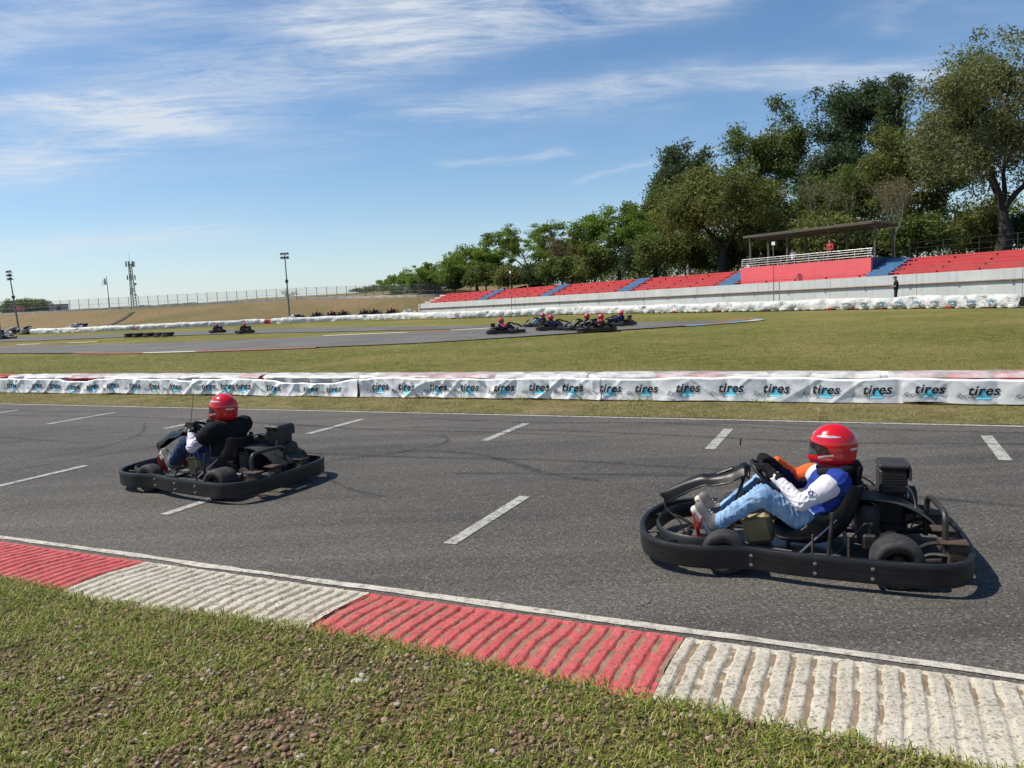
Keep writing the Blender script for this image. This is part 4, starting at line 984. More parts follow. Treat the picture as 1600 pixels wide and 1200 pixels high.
# ------------------------------------------------------------------ karts
def m_plastic():
    m, nt = newmat('bumper_plastic'); v = ocoord(nt)
    mp = N(nt, 'ShaderNodeMapping'); nt.links.new(v, mp.inputs[0]); mp.inputs['Scale'].default_value = (1.2, 1.2, 22)
    sc = noise(nt, mp.outputs[0], 4, 7, .75)
    c = mixc(nt, ramp(nt, sc, [(.52, (0, 0, 0)), (.75, (.7,)*3)]), (.009, .009, .010), (.040, .039, .038))
    c = mixc(nt, ramp(nt, noise(nt, v, 6, 6, .7), [(.55, (0, 0, 0)), (.8, (.5,)*3)]), c, (.045, .040, .034))
    fin(nt, c, ramp(nt, sc, [(.3, (.32,)*3), (.7, (.6,)*3)]), 0, sc, .25, .004, .5)
m_plastic()
pm('kart_black', (.013, .013, .014), .35, var=.3, scale=6, spec=.5, dust=.12)
pm('fairing_black', (.008, .008, .009), .38, var=.2, scale=6, spec=.3)
pm('kart_matt', (.018, .018, .018), .6, var=.3, scale=8, dust=.25)
pm('kart_frame', (.035, .034, .033), .5, .4, var=.3, scale=8, dust=.4)
pm('kart_steel', (.42, .41, .40), .35, .9, var=.2, scale=8, dust=.3)
pm('kart_rust', (.075, .05, .034), .8, .2, var=.4, scale=14, bump=.3)
pm('rubber', (.020, .020, .021), .75, var=.25, scale=9, bump=.15, dust=.3)
pm('rim_bronze', (.12, .085, .05), .45, .7, var=.3, scale=10, dust=.3)
pm('tank_yellow', (.30, .225, .10), .45, var=.25, scale=6, dust=.3)
pm('pedal_red', (.42, .055, .03), .5, var=.25, scale=9, dust=.15)
pm('alu_tray', (.28, .28, .285), .4, .7, var=.25, scale=6, dust=.45)
pm('chrome_tip', (.6, .6, .6), .2, .95, var=.1)
RING = [(1.0, 0), (.975, .22), (.90, .42), (.75, .545), (.55, .585), (.36, .555), (.22, .55), (.0, .605), (-.3, .64), (-.6, .665), (-.80, .655), (-.93, .56), (-1.0, .36), (-1.02, 0)]
RINGL = RING+[(x, -y) for x, y in RING[-2:0:-1]]
RP = np.array(smooth_path([np.array(p) for p in RINGL], 7, True))
def ring_sweep(mb, path, prof, m=0, closed=True):
    P = np.array(path); n = len(P); d = np.roll(P, -1, 0)-np.roll(P, 1, 0)
    if not closed: d[0] = P[1]-P[0]; d[-1] = P[-1]-P[-2]
    d /= np.linalg.norm(d, axis=1)[:, None]; nr = np.stack([-d[:, 1], d[:, 0]], 1)      # ring runs counter-clockwise seen from above? outward fixed below
    c = P.mean(0); nr *= np.sign(((P-c)*nr).sum(1))[:, None]
    k = len(prof); v = []; f = []
    for i in range(n):
        for o, z in prof: v.append((P[i, 0]+nr[i, 0]*o, P[i, 1]+nr[i, 1]*o, z))
    for i in range(n if closed else n-1):
        i2 = (i+1) % n
        for j in range(k): f.append((i*k+j, i2*k+j, i2*k+(j+1) % k, i*k+(j+1) % k))
    mb.add(v, [q[::-1] for q in f], m)
def u_tube(pts, n=5): return smooth_path(pts, n)
def make_kart(name, label, ant=None):
    t = thing(name, label, 'kart')
    mb = MB(); ring_sweep(mb, RP, [(-.004, .058), (.010, .064), (.014, .09), (.014, .168), (.019, .190), (.011, .204), (-.008, .207), (-.018, .199), (-.014, .185), (-.006, .168), (-.006, .066)])
    bump = mb.build('bumper', 'bumper_plastic', t, sharp=50)
    bolt = MB(); bolt.lathe([(.011, 0), (.011, .006), (.006, .009)], axis='Y', n=8); bme = bolt.mesh('bolt'); bme.materials.append(MATS['kart_steel'])
    for x in (.24, -.12, -.44):
        for z in (.095, .155):
            for s in (1, -1):
                i = int(np.argmin(np.abs(RP[:, 0]-x)+10*(RP[:, 1]*s < 0))); o = bpy.data.objects.new('bolt', bme); link(o, bump); o.location = (RP[i, 0], RP[i, 1]+s*.014, z); o.rotation_euler = (0, 0, 0 if s > 0 else math.pi)
    # inner front fender lip
    fr = np.array([p for p in smooth_path([(.42, -.42), (.62, -.44), (.80, -.33), (.88, -.12), (.885, 0), (.88, .12), (.80, .33), (.62, .44), (.42, .42)], 6)])
    mb = MB(); ring_sweep(mb, fr, [(0, .11), (.012, .115), (.012, .205), (.0, .22), (-.012, .205), (-.010, .115)], closed=False)
    mb.build('front_fender', 'bumper_plastic', t, sharp=50)
    # frame
    f = MB()
    for s in (1, -1):
        f.tube(u_tube([(.70, .20*s, .085), (.45, .26*s, .08), (.1, .33*s, .075), (-.3, .33*s, .075), (-.62, .31*s, .09), (-.92, .30*s, .11)]), .016, 8)
        f.tube([(.41, .26*s, .10), (.41, .42*s, .13)], .018, 8)
        f.tube([(.22, .33*s, .08), (.22, .545*s, .12)], .013, 6); f.tube([(-.42, .33*s, .08), (-.42, .64*s, .12)], .013, 6)
        f.tube(u_tube([(-.70, .33*s, .10), (-.78, .36*s, .16), (-.88, .40*s, .17), (-.98, .38*s, .15)]), .012, 6)
        f.tube(u_tube([(-.70, .18*s, .11), (-.80, .18*s, .17), (-.9, .19*s, .18), (-1.0, .19*s, .15)]), .012, 6)
        f.tube(u_tube([(.66, .2*s, .09), (.78, .22*s, .15), (.88, .22*s, .17), (.98, .2*s, .15)]), .011, 6)
        f.tube(u_tube([(.60, .33*s, .10), (.70, .40*s, .17), (.78, .43*s, .18)]), .010, 6)
    for x, z in ((.70, .085), (.41, .08), (.02, .07), (-.35, .075), (-.68, .09)): f.tube([(x, -.32 if x < .3 else -.24, z), (x, .32 if x < .3 else .24, z)], .014, 8)
    f.build('frame', 'kart_frame', t)
    mb = MB(); P = [[(x, y, .062+.012*(abs(y) > .24)) for y in (-.26, -.245, 0, .245, .26)] for x in np.linspace(-.25, .68, 8)]; mb.grid(P); mb.grid([[(p[0], p[1], p[2]-.006) for p in q] for q in P], flip=True)
    mb.build('floor_tray', 'alu_tray', t)
    mb = MB(); mb.box((.02, .36, .10), (.62, .10, .02), bev=.004); mb.build('side_plate', 'alu_tray', t)
    # wheels
    def wheel(nm, x, y, r, w):
        c = MB(); s = 1 if y > 0 else -1
        c.lathe([(.01, -w*.30), (.05, -w*.30), (.062, -w*.12), (r*.52, -w*.10), (r*.56, -w*.45), (r*.60, -w*.46), (r*.60, w*.46), (r*.56, w*.45), (r*.50, w*.2), (.055, w*.14), (.045, w*.32), (.012, w*.33)], axis='Y', n=24)
        for q in range(3):
            a = q*2.094; c.lathe([(.008, w*.14), (.008, w*.24)], (.035*math.cos(a)*1.2, 0, .035*math.sin(a)*1.2), 'Y', 6)
        o = c.build(nm, 'rim_bronze', t, (x, y, r), (0, 0, 0 if s > 0 else math.pi))
        k = MB(); h = w/2
        k.lathe([(r*.58, -h*.9), (r*.75, -h*1.02), (r*.90, -h*.98), (r*.975, -h*.82), (r, -h*.5), (r, h*.5), (r*.975, h*.82), (r*.90, h*.98), (r*.75, h*1.02), (r*.58, h*.9), (r*.56, 0)], axis='Y', n=32, closed=True)
        k.build('tyre', 'rubber', o, sharp=60); return o
    for s in (1, -1): wheel('front_wheel', .41, .475*s, .140, .125); wheel('rear_wheel', -.585, .49*s, .150, .20)
    mb = MB(); mb.tube([(-.585, -.45, .15), (-.585, .45, .15)], .02, 10); mb.lathe([(.085, -.008), (.085, .008)], (-.585, -.20, .15), 'Y', 24); mb.lathe([(.09, -.006), (.09, .006)], (-.585, .20, .15), 'Y', 24)
    mb.build('rear_axle', 'kart_steel', t)
    for s in (1, -1):
        mb = MB(); mb.box((-.585, .26*s, .14), (.09, .04, .12), bev=.01); mb.build('axle_bearing', 'kart_frame', t)
    # seat
    cl = smooth_path([(.12, .155), (.04, .12), (-.10, .105), (-.24, .13), (-.34, .22), (-.40, .35), (-.44, .50)], 4); cl = np.array(cl); G = []; G2 = []
    for i, (x, z) in enumerate(cl):
        a = cl[max(0, i-1)]; b = cl[min(len(cl)-1, i+1)]; d = (b-a)/np.linalg.norm(b-a); nx, nz = -d[1]*-1, d[0]*-1   # normal pointing to the sitter
        if nz < 0 and i < len(cl)*.5 or (i >= len(cl)*.5 and nx < 0): nx, nz = -nx, -nz
        u = i/(len(cl)-1); hw = .155+.05*math.sin(math.pi*min(1, u*1.15)); sd = .03+.16*math.exp(-((u-.52)/.28)**2)+.05*u
        row = []; row2 = []
        for q in np.linspace(-1, 1, 13):
            e = abs(q)**2.6; yy = hw*math.copysign(min(1, abs(q)*1.18)**.9, q); o_ = sd*e
            row.append((x+nx*o_, yy, z+nz*o_)); row2.append((x+nx*o_-nx*.012*(1-e), yy*1.07, z+nz*o_-nz*.012*(1-e)-.001))
        G.append(row); G2.append(row2)
    mb = MB(); mb.grid(G); mb.grid(G2, flip=True); 
    edge = [G[i][0] for i in range(len(G))]+list(G[-1])[1:]+[G[i][-1] for i in range(len(G)-2, -1, -1)]
    mb.tube(edge, .011, 6); mb.build('seat', 'kart_black', t, sharp=60)
    for s in (1, -1):
        st = MB(); st.tube([(-.02, .34*s, .09), (-.27, .225*s, .31)], .007, 6); st.build('seat_stay', 'kart_steel', t)
    for x, z in ((-.12, .25), (-.33, .25)):
        mb = MB(); mb.tube([(x, .37, .08), (x, .37, z)], .009, 6); mb.lathe([(.018, .07), (.018, .09)], (x, .37, 0), 'Z', 8); mb.build('side_post', 'kart_rust', t)
    mb = MB(); mb.tube([(-.21, .36, .08), (-.23, .355, .30), (-.235, .35, .36)], [.013, .012, .010], 8); mb.lathe([(.013, 0), (.015, .02), (.013, .04)], (-.235, .35, .35), 'Z', 8); mb.build('lever', 'kart_frame', t)
    # engine on the right-hand side behind the seat
    ex, ey = -.60, -.27
    e = MB(); e.box((ex, ey, .25), (.24, .20, .20), bev=.02); e.box((ex+.02, ey, .17), (.30, .26, .04), bev=.006)
    eng = e.build('engine', 'kart_matt', t)
    for k in range(6):
        q = MB(); q.box((ex-.02, ey, .335+k*.014), (.19, .205-.01*(k % 2), .006)); q.build('cooling_fin', 'kart_frame', eng)
    q = MB(); q.box((ex-.045, ey+.01, .475), (.175, .21, .175), bev=.018); sh_ = q.build('shroud', 'kart_matt', eng)
    q = MB(); q.box((ex-.05, ey+.01, .580), (.195, .235, .040), bev=.014); q.box((ex-.145, ey+.01, .535), (.014, .235, .09), bev=.004); sh2 = q.build('shroud_cover', 'kart_matt', eng)
    for k in range(6):
        q = MB(); q.box((ex-.045, ey+.118, .430+k*.020), (.15, .012, .008)); q.build('louvre', 'kart_black', eng)
    q = MB(); q.lathe([(.02, .0), (.055, .0), (.055, .012), (.03, .018), (.012, .03)], (0, 0, 0), 'X', 18); o = q.build('starter_disc', 'kart_steel', eng, (ex-.135, ey+.01, .36), (0, 0, math.pi))
    q = MB(); q.lathe([(.075, 0), (.085, .01), (.085, .05), (.06, .06)], (0, 0, 0), 'X', 20); q.build('fan_housing', 'kart_matt', eng, (ex-.14, ey-.01, .34), (0, 0, math.pi))
    q = MB(); q.box((ex+.15, ey+.06, .40), (.07, .06, .08), bev=.012); q.tube([(ex+.10, ey+.05, .42), (ex+.17, ey+.05, .43), (ex+.22, ey+.10, .40)], .022, 8); q.lathe([(.03, -.03), (.03, .03)], (ex+.19, ey+.10, .44), 'Y', 12); q.build('carburettor', 'kart_rust', eng)
    q = MB(); q.tube(u_tube([(ex+.21, ey+.1, .40), (ex+.27, ey+.14, .47), (ex+.20, ey+.17, .50), (ex+.12, ey+.16, .45)]), .008, 6); q.build('fuel_hose', 'kart_rust', eng)
    q = MB(); q.tube([(ex+.17, ey+.13, .365), (ex+.11, ey+.135, .375)], [.012, .016], 8); q.build('spark_plug', 'kart_steel', eng)
    q = MB(); q.tube([(ex+.10, ey-.14, .25), (ex-.20, ey-.14, .25)], .055, 12); q.tube([(ex-.20, ey-.14, .25), (ex-.28, ey-.14, .24)], .018, 8); q.build('muffler', 'kart_rust', eng)
    for k, pts_ in enumerate(([(-.36, -.12, .44), (-.44, -.16, .50), (-.50, -.20, .47), (-.54, -.24, .43)], [(-.42, -.02, .36), (-.47, .06, .40), (-.55, .05, .34), (-.62, -.05, .28)], [(-.5, .20, .24), (-.44, .24, .30), (-.38, .22, .22), (-.25, .30, .10)], [(-.68, -.2, .46), (-.74, -.12, .44), (-.76, -.04, .34), (-.72, .05, .22)], [(.62, .10, .12), (.50, .02, .10), (.30, .12, .085), (.0, .22, .085)], [(.34, .03, .56), (.31, .10, .48), (.38, .12, .32), (.50, .10, .12)])):
        q = MB(); q.tube(u_tube(pts_), .006, 6); q.build('cable', 'kart_black' if k % 2 else 'kart_frame', t)
    q = MB(); q.lathe([(.05, 0), (.06, .012), (.06, .05), (.05, .062)], (0, 0, 0), 'Z', 16); q.build('air_filter', 'kart_matt', eng, (ex+.20, ey-.02, .42))
    # sloping guard from the seat to the rear bumper
    G = []
    for u in np.linspace(0, 1, 9):
        x = -.40-.48*u; z = .40-.02*u-.17*u**3.2; G.append([(x, y, z+.02*math.cos(y*5)) for y in np.linspace(-.42, .10-.04*u, 7)])
    mb = MB(); mb.grid(G); mb.grid([[(p[0], p[1], p[2]-.006) for p in q] for q in G], flip=True); mb.build('chain_guard', 'kart_matt', t)
    mb = MB(); mb.box((-.47, -.05, .24), (.13, .30, .26), bev=.03); mb.build('battery_box', 'kart_matt', t)
    mb = MB(); mb.tube(u_tube([(-.86, .36, .12), (-.86, .36, .33), (-.86, .345, .39), (-.86, .30, .415), (-.855, .15, .415), (-.85, -.02, .412), (-.84, -.09, .39), (-.835, -.11, .32), (-.83, -.115, .14)], 5), .018, 10); mb.build('rear_hoop', 'kart_frame', t, sharp=80)
    for y in (.38, .12, -.25):
        mb = MB(); mb.box((-.915, y, .18), (.10, .10, .13), bev=.01); mb.box((-.90, y, .255), (.15, .12, .012), bev=.003); mb.build('bumper_bracket', 'kart_rust', t)
    # brake, tank, pedals, steering
    mb = MB(); mb.box((-.46, .22, .18), (.08, .07, .10), bev=.012); mb.tube([(-.46, .22, .22), (-.47, .23, .30)], .012, 8); mb.build('brake_caliper', 'kart_frame', t)
    mb = MB(); mb.box((.215, 0, .18), (.19, .22, .21), 0, Matrix.Rotation(R(12), 3, 'Y'), .03); mb.lathe([(.03, 0), (.03, .03)], (.20, .0, .285), 'Z', 12); mb.build('fuel_tank', 'tank_yellow', t)
    for s in (1, -1):
        mb = MB(); mb.box((.60, .15*s, .20), (.012, .085, .15), 0, Matrix.Rotation(R(-18), 3, 'Y'), .004); mb.box((.585, .15*s, .13), (.05, .07, .02), bev=.004); mb.tube([(.60, .105*s, .11), (.63, .105*s, .31)], .008, 6); mb.tube([(.60, .195*s, .11), (.63, .195*s, .29)], .008, 6); mb.tube([(.63, .10*s, .31), (.63, .20*s, .29)], .008, 6)
        mb.build('pedal', 'pedal_red', t)
    swc = np.array([.155, 0, .525]); axv = Vector((-.72, 0, .69)).normalized(); X = Vector((0, 1, 0)); Y = axv.cross(X)
    mb = MB(); mb.tube([Vector(swc)+(X*math.cos(a)+Y*math.sin(a))*.145 for a in np.linspace(0, 2*math.pi, 28, endpoint=False)], .0145, 8, closed=True)
    for a in (0, math.pi, -math.pi/2): mb.tube([Vector(swc)-axv*.02, Vector(swc)+(X*math.cos(a)+Y*math.sin(a))*.14], [.016, .010], 6)
    mb.tube([Vector(swc)-axv*.03, Vector(swc)+axv*.012], .04, 12); mb.build('steering_wheel', 'kart_black', t)
    mb = MB(); mb.tube([Vector(swc), (.56, 0, .14)], .012, 8); mb.tube([(.30, .05, .40), (.44, .16, .09)], .009, 6); mb.tube([(.30, -.05, .40), (.44, -.16, .09)], .009, 6); mb.tube([(.54, 0, .14), (.42, .40, .13)], .007, 6); mb.tube([(.54, 0, .14), (.42, -.40, .13)], .007, 6); mb.build('steering_column', 'kart_frame', t)
    # front fairing: arched panel on a bracket
    cl = np.array(smooth_path([(.88, .385), (.80, .43), (.70, .485), (.60, .53), (.53, .535), (.41, .565), (.34, .605), (.30, .62), (.27, .60)], 4)); G = []
    for i, (x, z) in enumerate(cl):
        u = i/(len(cl)-1); hw = .018+.075*min(1, u*1.7)**.8+.05*max(0, u-.5); G.append([(x-.05*(abs(q)**2)*(1-u), hw*q, z-.055*abs(q)**2.4+.010*math.exp(-(abs(q)-.72)**2/.01)) for q in np.linspace(-1, 1, 13)])
    mb = MB(); mb.grid(G, flip=True); mb.grid([[(p[0], p[1], p[2]-.014) for p in q] for q in G])
    for q in (G[0], G[-1], [r_[0] for r_ in G], [r_[-1] for r_ in G]): mb.tube([(p[0], p[1], p[2]-.007) for p in q], .0085, 6)
    mb.build('front_fairing', 'fairing_black', t, sharp=60)
    mb = MB(); mb.tube(u_tube([(.84, .0, .37), (.85, .0, .30), (.82, .02, .26), (.74, .06, .20), (.70, .08, .10)]), .006, 6)
    mb.build('fairing_stay', 'kart_frame', t)
    for s in (1, -1):
        mb = MB(); mb.tube([(.33, .08*s, .575), (.30, .05*s, .52), (.36, .04*s, .36)], .009, 6); mb.build('fairing_bracket', 'kart_frame', t)
    mb = MB(); mb.box((.43, 0, .562), (.12, .07, .012), 0, Matrix.Rotation(R(22), 3, 'Y'), .005); mb.build('display_panel', 'kart_frame', t)
    if ant:
        mb = MB(); mb.tube([(.335, .02, .56), ant], [.0045, .0035], 6); q = mb.build('antenna', 'kart_steel', t)
        mb = MB(); a = np.array(ant); mb.tube([a, a+np.array([-.004, 0, .045])], .006, 6); mb.build('antenna_tip', 'kart_black', q)
    return t

# ------------------------------------------------------------------ people
def m_cloth(name, c, var=.18, rough=.85, fade=None, mark=None):
    m, nt = newmat(name); v = ocoord(nt)
    cc = ramp(nt, noise(nt, v, 11, 5, .65), [(.3, tuple(x*(1-var) for x in c)), (.7, tuple(min(1, x*(1+var)) for x in c))])
    if fade: cc = mixc(nt, ramp(nt, noise(nt, v, 7, 4, .6), [(.42, (0, 0, 0)), (.68, (.8,)*3)]), cc, fade)
    if mark:                                                     # scribbled emblem printed on the sleeve
        p, r_, mc = mark
        d = N(nt, 'ShaderNodeVectorMath', operation='DISTANCE'); nt.links.new(v, d.inputs[0]); d.inputs[1].default_value = p
        w = N(nt, 'ShaderNodeTexWave', wave_type='RINGS', rings_direction='SPHERICAL'); w.inputs['Scale'].default_value = 20; w.inputs['Distortion'].default_value = 9; w.inputs['Detail'].default_value = 3; nt.links.new(v, w.inputs['Vector'])
        a = ramp(nt, d.outputs['Value'], [(r_*.8, (1, 1, 1)), (r_, (0, 0, 0))]); b = ramp(nt, w.outputs[1], [(.55, (0, 0, 0)), (.7, (1, 1, 1))])
        cc = mixc(nt, mixc(nt, 1.0, a, b, 'MULTIPLY'), cc, mc)
    fin(nt, cc, rough, 0, noise(nt, v, 260, 2), .15, .002, .2)
m_cloth('denim_light', (.19, .33, .54), .3, fade=(.44, .58, .72)); m_cloth('denim_dark', (.022, .038, .10), .3, fade=(.05, .08, .17))
m_cloth('cloth_white_mark', (.66, .64, .69), .08, mark=((-.13, .30, .49), .05, (.05, .06, .16)))
m_cloth('cloth_white', (.66, .64, .69), .08, mark=((-.10, .33, .46), .06, (.06, .07, .14)))
m_cloth('cloth_blue', (.018, .045, .27), .3); m_cloth('cloth_navy', (.014, .018, .055), .25); m_cloth('cloth_orange', (.80, .13, .03), .15)
m_cloth('cloth_black', (.009, .009, .011), .3); m_cloth('cloth_red', (.48, .06, .06), .2); m_cloth('cloth_dark', (.016, .017, .022), .3); m_cloth('glove_black', (.010, .010, .011), .3)
pm('skin', (.42, .24, .16), .55, var=.08); pm('shoe_white', (.62, .60, .57), .6, var=.12, scale=16); pm('shoe_grey', (.16, .15, .15), .75, var=.3, scale=24); pm('shoe_dark', (.03, .03, .035), .6); pm('hair_dark', (.015, .012, .01), .6)
pm('helmet_red', (.60, .006, .014), .16, var=.05, spec=.5, coat=.5); pm('helmet_silver', (.62, .60, .60), .25, .3, var=.2, scale=30); pm('visor_dark', (.012, .012, .016), .08, var=.1, spec=.7, coat=.6)
pm('helmet_black', (.012, .012, .013), .4); pm('helmet_pad', (.06, .055, .05), .8)
def make_helmet(parent, c, yaw=0, pitch=0, sc=1.0):
    """full-face helmet from its radius as a function of direction; x forward"""
    def rad(D):
        lo = np.zeros(D.shape[:-1]); hi = np.full(D.shape[:-1], .3)
        for _ in range(22):
            m = (lo+hi)/2; P = D*m[..., None]
            d = smin(sd_ell(P, (-.005, 0, .012), (.148, .122, .138)), smin(sd_ell(P, (.078, 0, -.072), (.078, .088, .056)), sd_ell(P, (-.03, 0, -.075), (.108, .105, .062)), .03), .045)
            ins = d < 0; lo = np.where(ins, m, lo); hi = np.where(ins, hi, m)
        return lo
    def patch(name, az0, az1, el0, el1, na, ne, off, mat, par, warp=None):
        A, E = np.meshgrid(np.linspace(az0, az1, na), np.linspace(0, 1, ne), indexing='ij')
        e0, e1 = (el0(A), el1(A)) if callable(el0) else (el0, el1); El = e0+(e1-e0)*E
        D = np.stack([np.cos(El)*np.cos(A), np.cos(El)*np.sin(A), np.sin(El)], -1); P = D*(rad(D)+off)[..., None]*sc
        mb = MB(); mb.grid(P); return mb.build(name, mat, par, sharp=80)
    A, E = np.meshgrid(np.linspace(0, 2*math.pi, 57), np.linspace(-1.02, math.pi/2-.001, 30), indexing='ij')
    D = np.stack([np.cos(E)*np.cos(A), np.cos(E)*np.sin(A), np.sin(E)], -1); P = D*rad(D)[..., None]*sc
    mb = MB(); mb.grid(P); mb.tube([tuple(p) for p in P[:-1, 0]], .008, 6, closed=True)
    h = mb.build('helmet', 'helmet_red', parent, c, (0, -pitch, yaw), sharp=80)
    vis = patch('visor', -1.28, 1.28, lambda a: -.36+.10*np.abs(a/1.28)**3, lambda a: .20-.16*np.abs(a/1.28)**3, 33, 10, .0035, 'visor_dark', h)
    for s in (1, -1):
        patch('side_stripe', s*.55, s*1.9, lambda a: .55+.10*(np.abs(a)-1.2)+.0*a, lambda a: .58+.10*(np.abs(a)-1.2)+.16*np.clip(1-np.abs(np.abs(a)-1.15)/.75, 0, 1)*(np.sin(a*9)*.25+.85), 26, 4, .002, 'helmet_silver', h)
        patch('visor_tab', s*.80, s*1.55, lambda a: -.50+.16*(np.abs(a)-.8), lambda a: -.42+.2*(np.abs(a)-.8), 12, 3, .005, 'helmet_silver', h)
        patch('rear_vent', s*2.35, s*2.9, -.02, .10, 8, 3, .003, 'helmet_silver', h)
    patch('front_badge', -.16, .16, .52, .66, 8, 4, .002, 'helmet_silver', h)
    patch('chin_vent', -.22, .22, -.80, -.70, 8, 3, .003, 'helmet_black', h)
    return h
def glove(parent, wrist, grip, side, mat):
    """hand closed on the wheel rim: palm, four unequal bent fingers, thumb from the side of the palm"""
    w = np.array(wrist, float); gq = np.array(grip, float); fwd = gq-w; fwd /= np.linalg.norm(fwd)
    lat = np.array([0, -side, 0.])-fwd*(-side*fwd[1]); lat /= np.linalg.norm(lat); upv = np.cross(fwd, lat)*(1 if side < 0 else -1)
    if upv[2] < 0: upv = -upv
    pc = w+fwd*.055+upv*.012
    pr = [('c', w-fwd*.03, w+fwd*.02, .034, .031), ('c', w+fwd*.01, pc+fwd*.03+lat*.015, .030, .026), ('c', w+fwd*.01, pc+fwd*.03-lat*.022, .028, .024)]
    for i, (o, L) in enumerate(((.036, .9), (.013, 1.05), (-.010, 1.0), (-.033, .8))):
        k0 = pc+fwd*.035+lat*o+upv*.006; k1 = k0+fwd*.032*L-upv*.010; k2 = k1-upv*.034*L-fwd*.004; k3 = k2-fwd*.026*L+upv*.004
        pr += [('c', k0, k1, .0125, .0115), ('c', k1, k2, .0115, .0108), ('c', k2, k3, .0108, .009)]
    tb = w+fwd*.030+lat*.035; pr += [('c', tb, tb+fwd*.03+lat*.018-upv*.006, .0145, .0125), ('c', tb+fwd*.03+lat*.018-upv*.006, tb+fwd*.058+lat*.006-upv*.022, .0125, .010)]
    return mobj('glove', sdf_mesh('glove', pr, .0055, .008), mat, parent)
def make_driver(label, jersey, sleeveL, sleeveR, jeans, shoe, lean=0, yaw=0, res=.012, upperL=None, upperR=None, brace=True, hd=(-.262, 0, .722), group=None, bulk=1.0, cap=False):
    t = thing('person', label, 'person', group=group); L = np.array
    sh = {s: L([-.27+lean, .175*s*bulk, .525*(.5+.5*bulk)]) for s in (1, -1)}; el = {s: L([-.055+lean, .295*s, .405]) for s in (1, -1)}; wr = {s: L([.105, .185*s, .555]) for s in (1, -1)}; gp_ = {s: L([.165, .145*s, .590]) for s in (1, -1)}
    hp = {s: L([-.13, .085*s, .19]) for s in (1, -1)}; kn = {s: L([.185, (.20 if s > 0 else .17)*s, .425]) for s in (1, -1)}; an = {s: L([.475, .135*s, .20]) for s in (1, -1)}; to = {s: L([.575, .135*s, .285]) for s in (1, -1)}
    pv, ch, nk, hc = L([-.17, 0, .20]), L([-.275+lean, 0, .42]), L([-.275+lean, 0, .575]), L([hd[0], hd[1], hd[2]])
    body = [('c', pv, ch, .115, .12), ('c', ch, nk, .08, .055), ('c', nk, hc, .055, .075), ('e', hc, (.10, .08, .115))]
    for s in (1, -1): body += [('c', sh[s], el[s], .045, .036), ('c', el[s], wr[s], .035, .026), ('c', hp[s], kn[s], .07, .05), ('c', kn[s], an[s], .046, .033), ('c', an[s], to[s], .03, .025)]
    mobj('body', sdf_mesh('body', body, .016, .03), 'skin', t)
    sp = [('e', (-.235+lean*.6, 0, .36), (.125*bulk, .175*bulk, .19*bulk)), ('c', pv+L([.01, 0, .02]), ch+L([.02, 0, .03]), .145*bulk, .15*bulk), ('c', L([-.275+lean, -.12*bulk, .505*(.5+.5*bulk)]), L([-.275+lean, .12*bulk, .505*(.5+.5*bulk)]), .085*bulk, .085*bulk), ('c', nk-L([0, 0, .06]), nk-L([0, 0, .005]), .08, .064)]
    for s in (1, -1): sp += [('c', sh[s], sh[s]*.84+el[s]*.16, .084, .064)]
    mobj('shirt', sdf_mesh('shirt', sp, res*.7, .04, .007, 44, 3), jersey, t)
    for s, m, um in ((1, sleeveL, upperL), (-1, sleeveR, upperR)):
        a = sh[s]*.55+el[s]*.45
        mobj('sleeve', sdf_mesh('sleeve', [('c', a-.2*(el[s]-sh[s]), el[s], .068 if um is None else .062, .051), ('c', el[s], el[s]*.5+wr[s]*.5, .051, .041), ('c', el[s]*.5+wr[s]*.5, wr[s], .041, .034)], res*.5, .015, .0065, 95, 7+s), m, t)
        if um: mobj('upper_sleeve', sdf_mesh('upper_sleeve', [('c', sh[s], sh[s]*.6+el[s]*.4, .090, .082)] if cap else [('c', sh[s]*.76+el[s]*.24, sh[s]*.5+el[s]*.5, .080, .070)], res*.75, .02, .003, 45, 9+s), um, t)
        glove(t, wr[s], gp_[s], s, 'glove_black')
    jp = [('c', pv+L([.03, -.07, .015]), pv+L([.03, .07, .015]), .108, .108)]
    for s in (1, -1): jp += [('c', hp[s]+L([.02, .01*s, .03]), kn[s], .090, .067), ('c', kn[s], kn[s]*.5+an[s]*.5, .066, .059), ('c', kn[s]*.5+an[s]*.5, an[s]*.94+kn[s]*.06, .058, .056)]
    mobj('jeans', sdf_mesh('jeans', jp, res*.55, .025, .0085, 78, 5), jeans, t)
    for s in (1, -1):
        sn = L([.028, 0, -.033]); so = mobj('shoe', sdf_mesh('shoe', [('c', an[s]+L([.0, 0, -.035]), to[s]+L([.015, 0, .02]), .047, .036), ('c', an[s]+L([0, 0, .02]), an[s]+L([.03, 0, -.02]), .046, .045), ('c', an[s]+L([.02, 0, -.04]), to[s]+L([.02, 0, .03]), .030, .026)], .009, .02), 'shoe_grey', t)
        mobj('sole', sdf_mesh('sole', [('c', an[s]+sn+L([-.005, 0, -.045]), to[s]+sn+L([.02, 0, .035]), .036, .032)], .008, .012), shoe, so)
        for q in range(4):
            c_ = an[s]*(1-.25-.16*q)+to[s]*(.25+.16*q)+L([-.018, 0, .022]); lc = MB(); lc.tube([c_+L([.012, -.03, -.010]), c_+L([-.004, 0, .006]), c_+L([.012, .03, -.010])], .0045, 5); lc.build('lace', shoe, so)
    make_helmet(t, tuple(hc), yaw, R(4))
    if brace:
        mb = MB(); mb.tube([(-.27+lean+.115*math.cos(a), .125*math.sin(a), .575-.012*math.cos(a)) for a in np.linspace(.5, 2*math.pi-.5, 18)], [.016]+[.034]*16+[.016], 10); mb.build('neck_brace', 'cloth_black', t, sharp=80)
        mb = MB(); mb.box((-.405+lean, 0, .545), (.05, .20, .15), 0, Matrix.Rotation(R(-8), 3, 'Y'), .02); mb.build('collar', 'cloth_black', t)
    return t
KS = .94
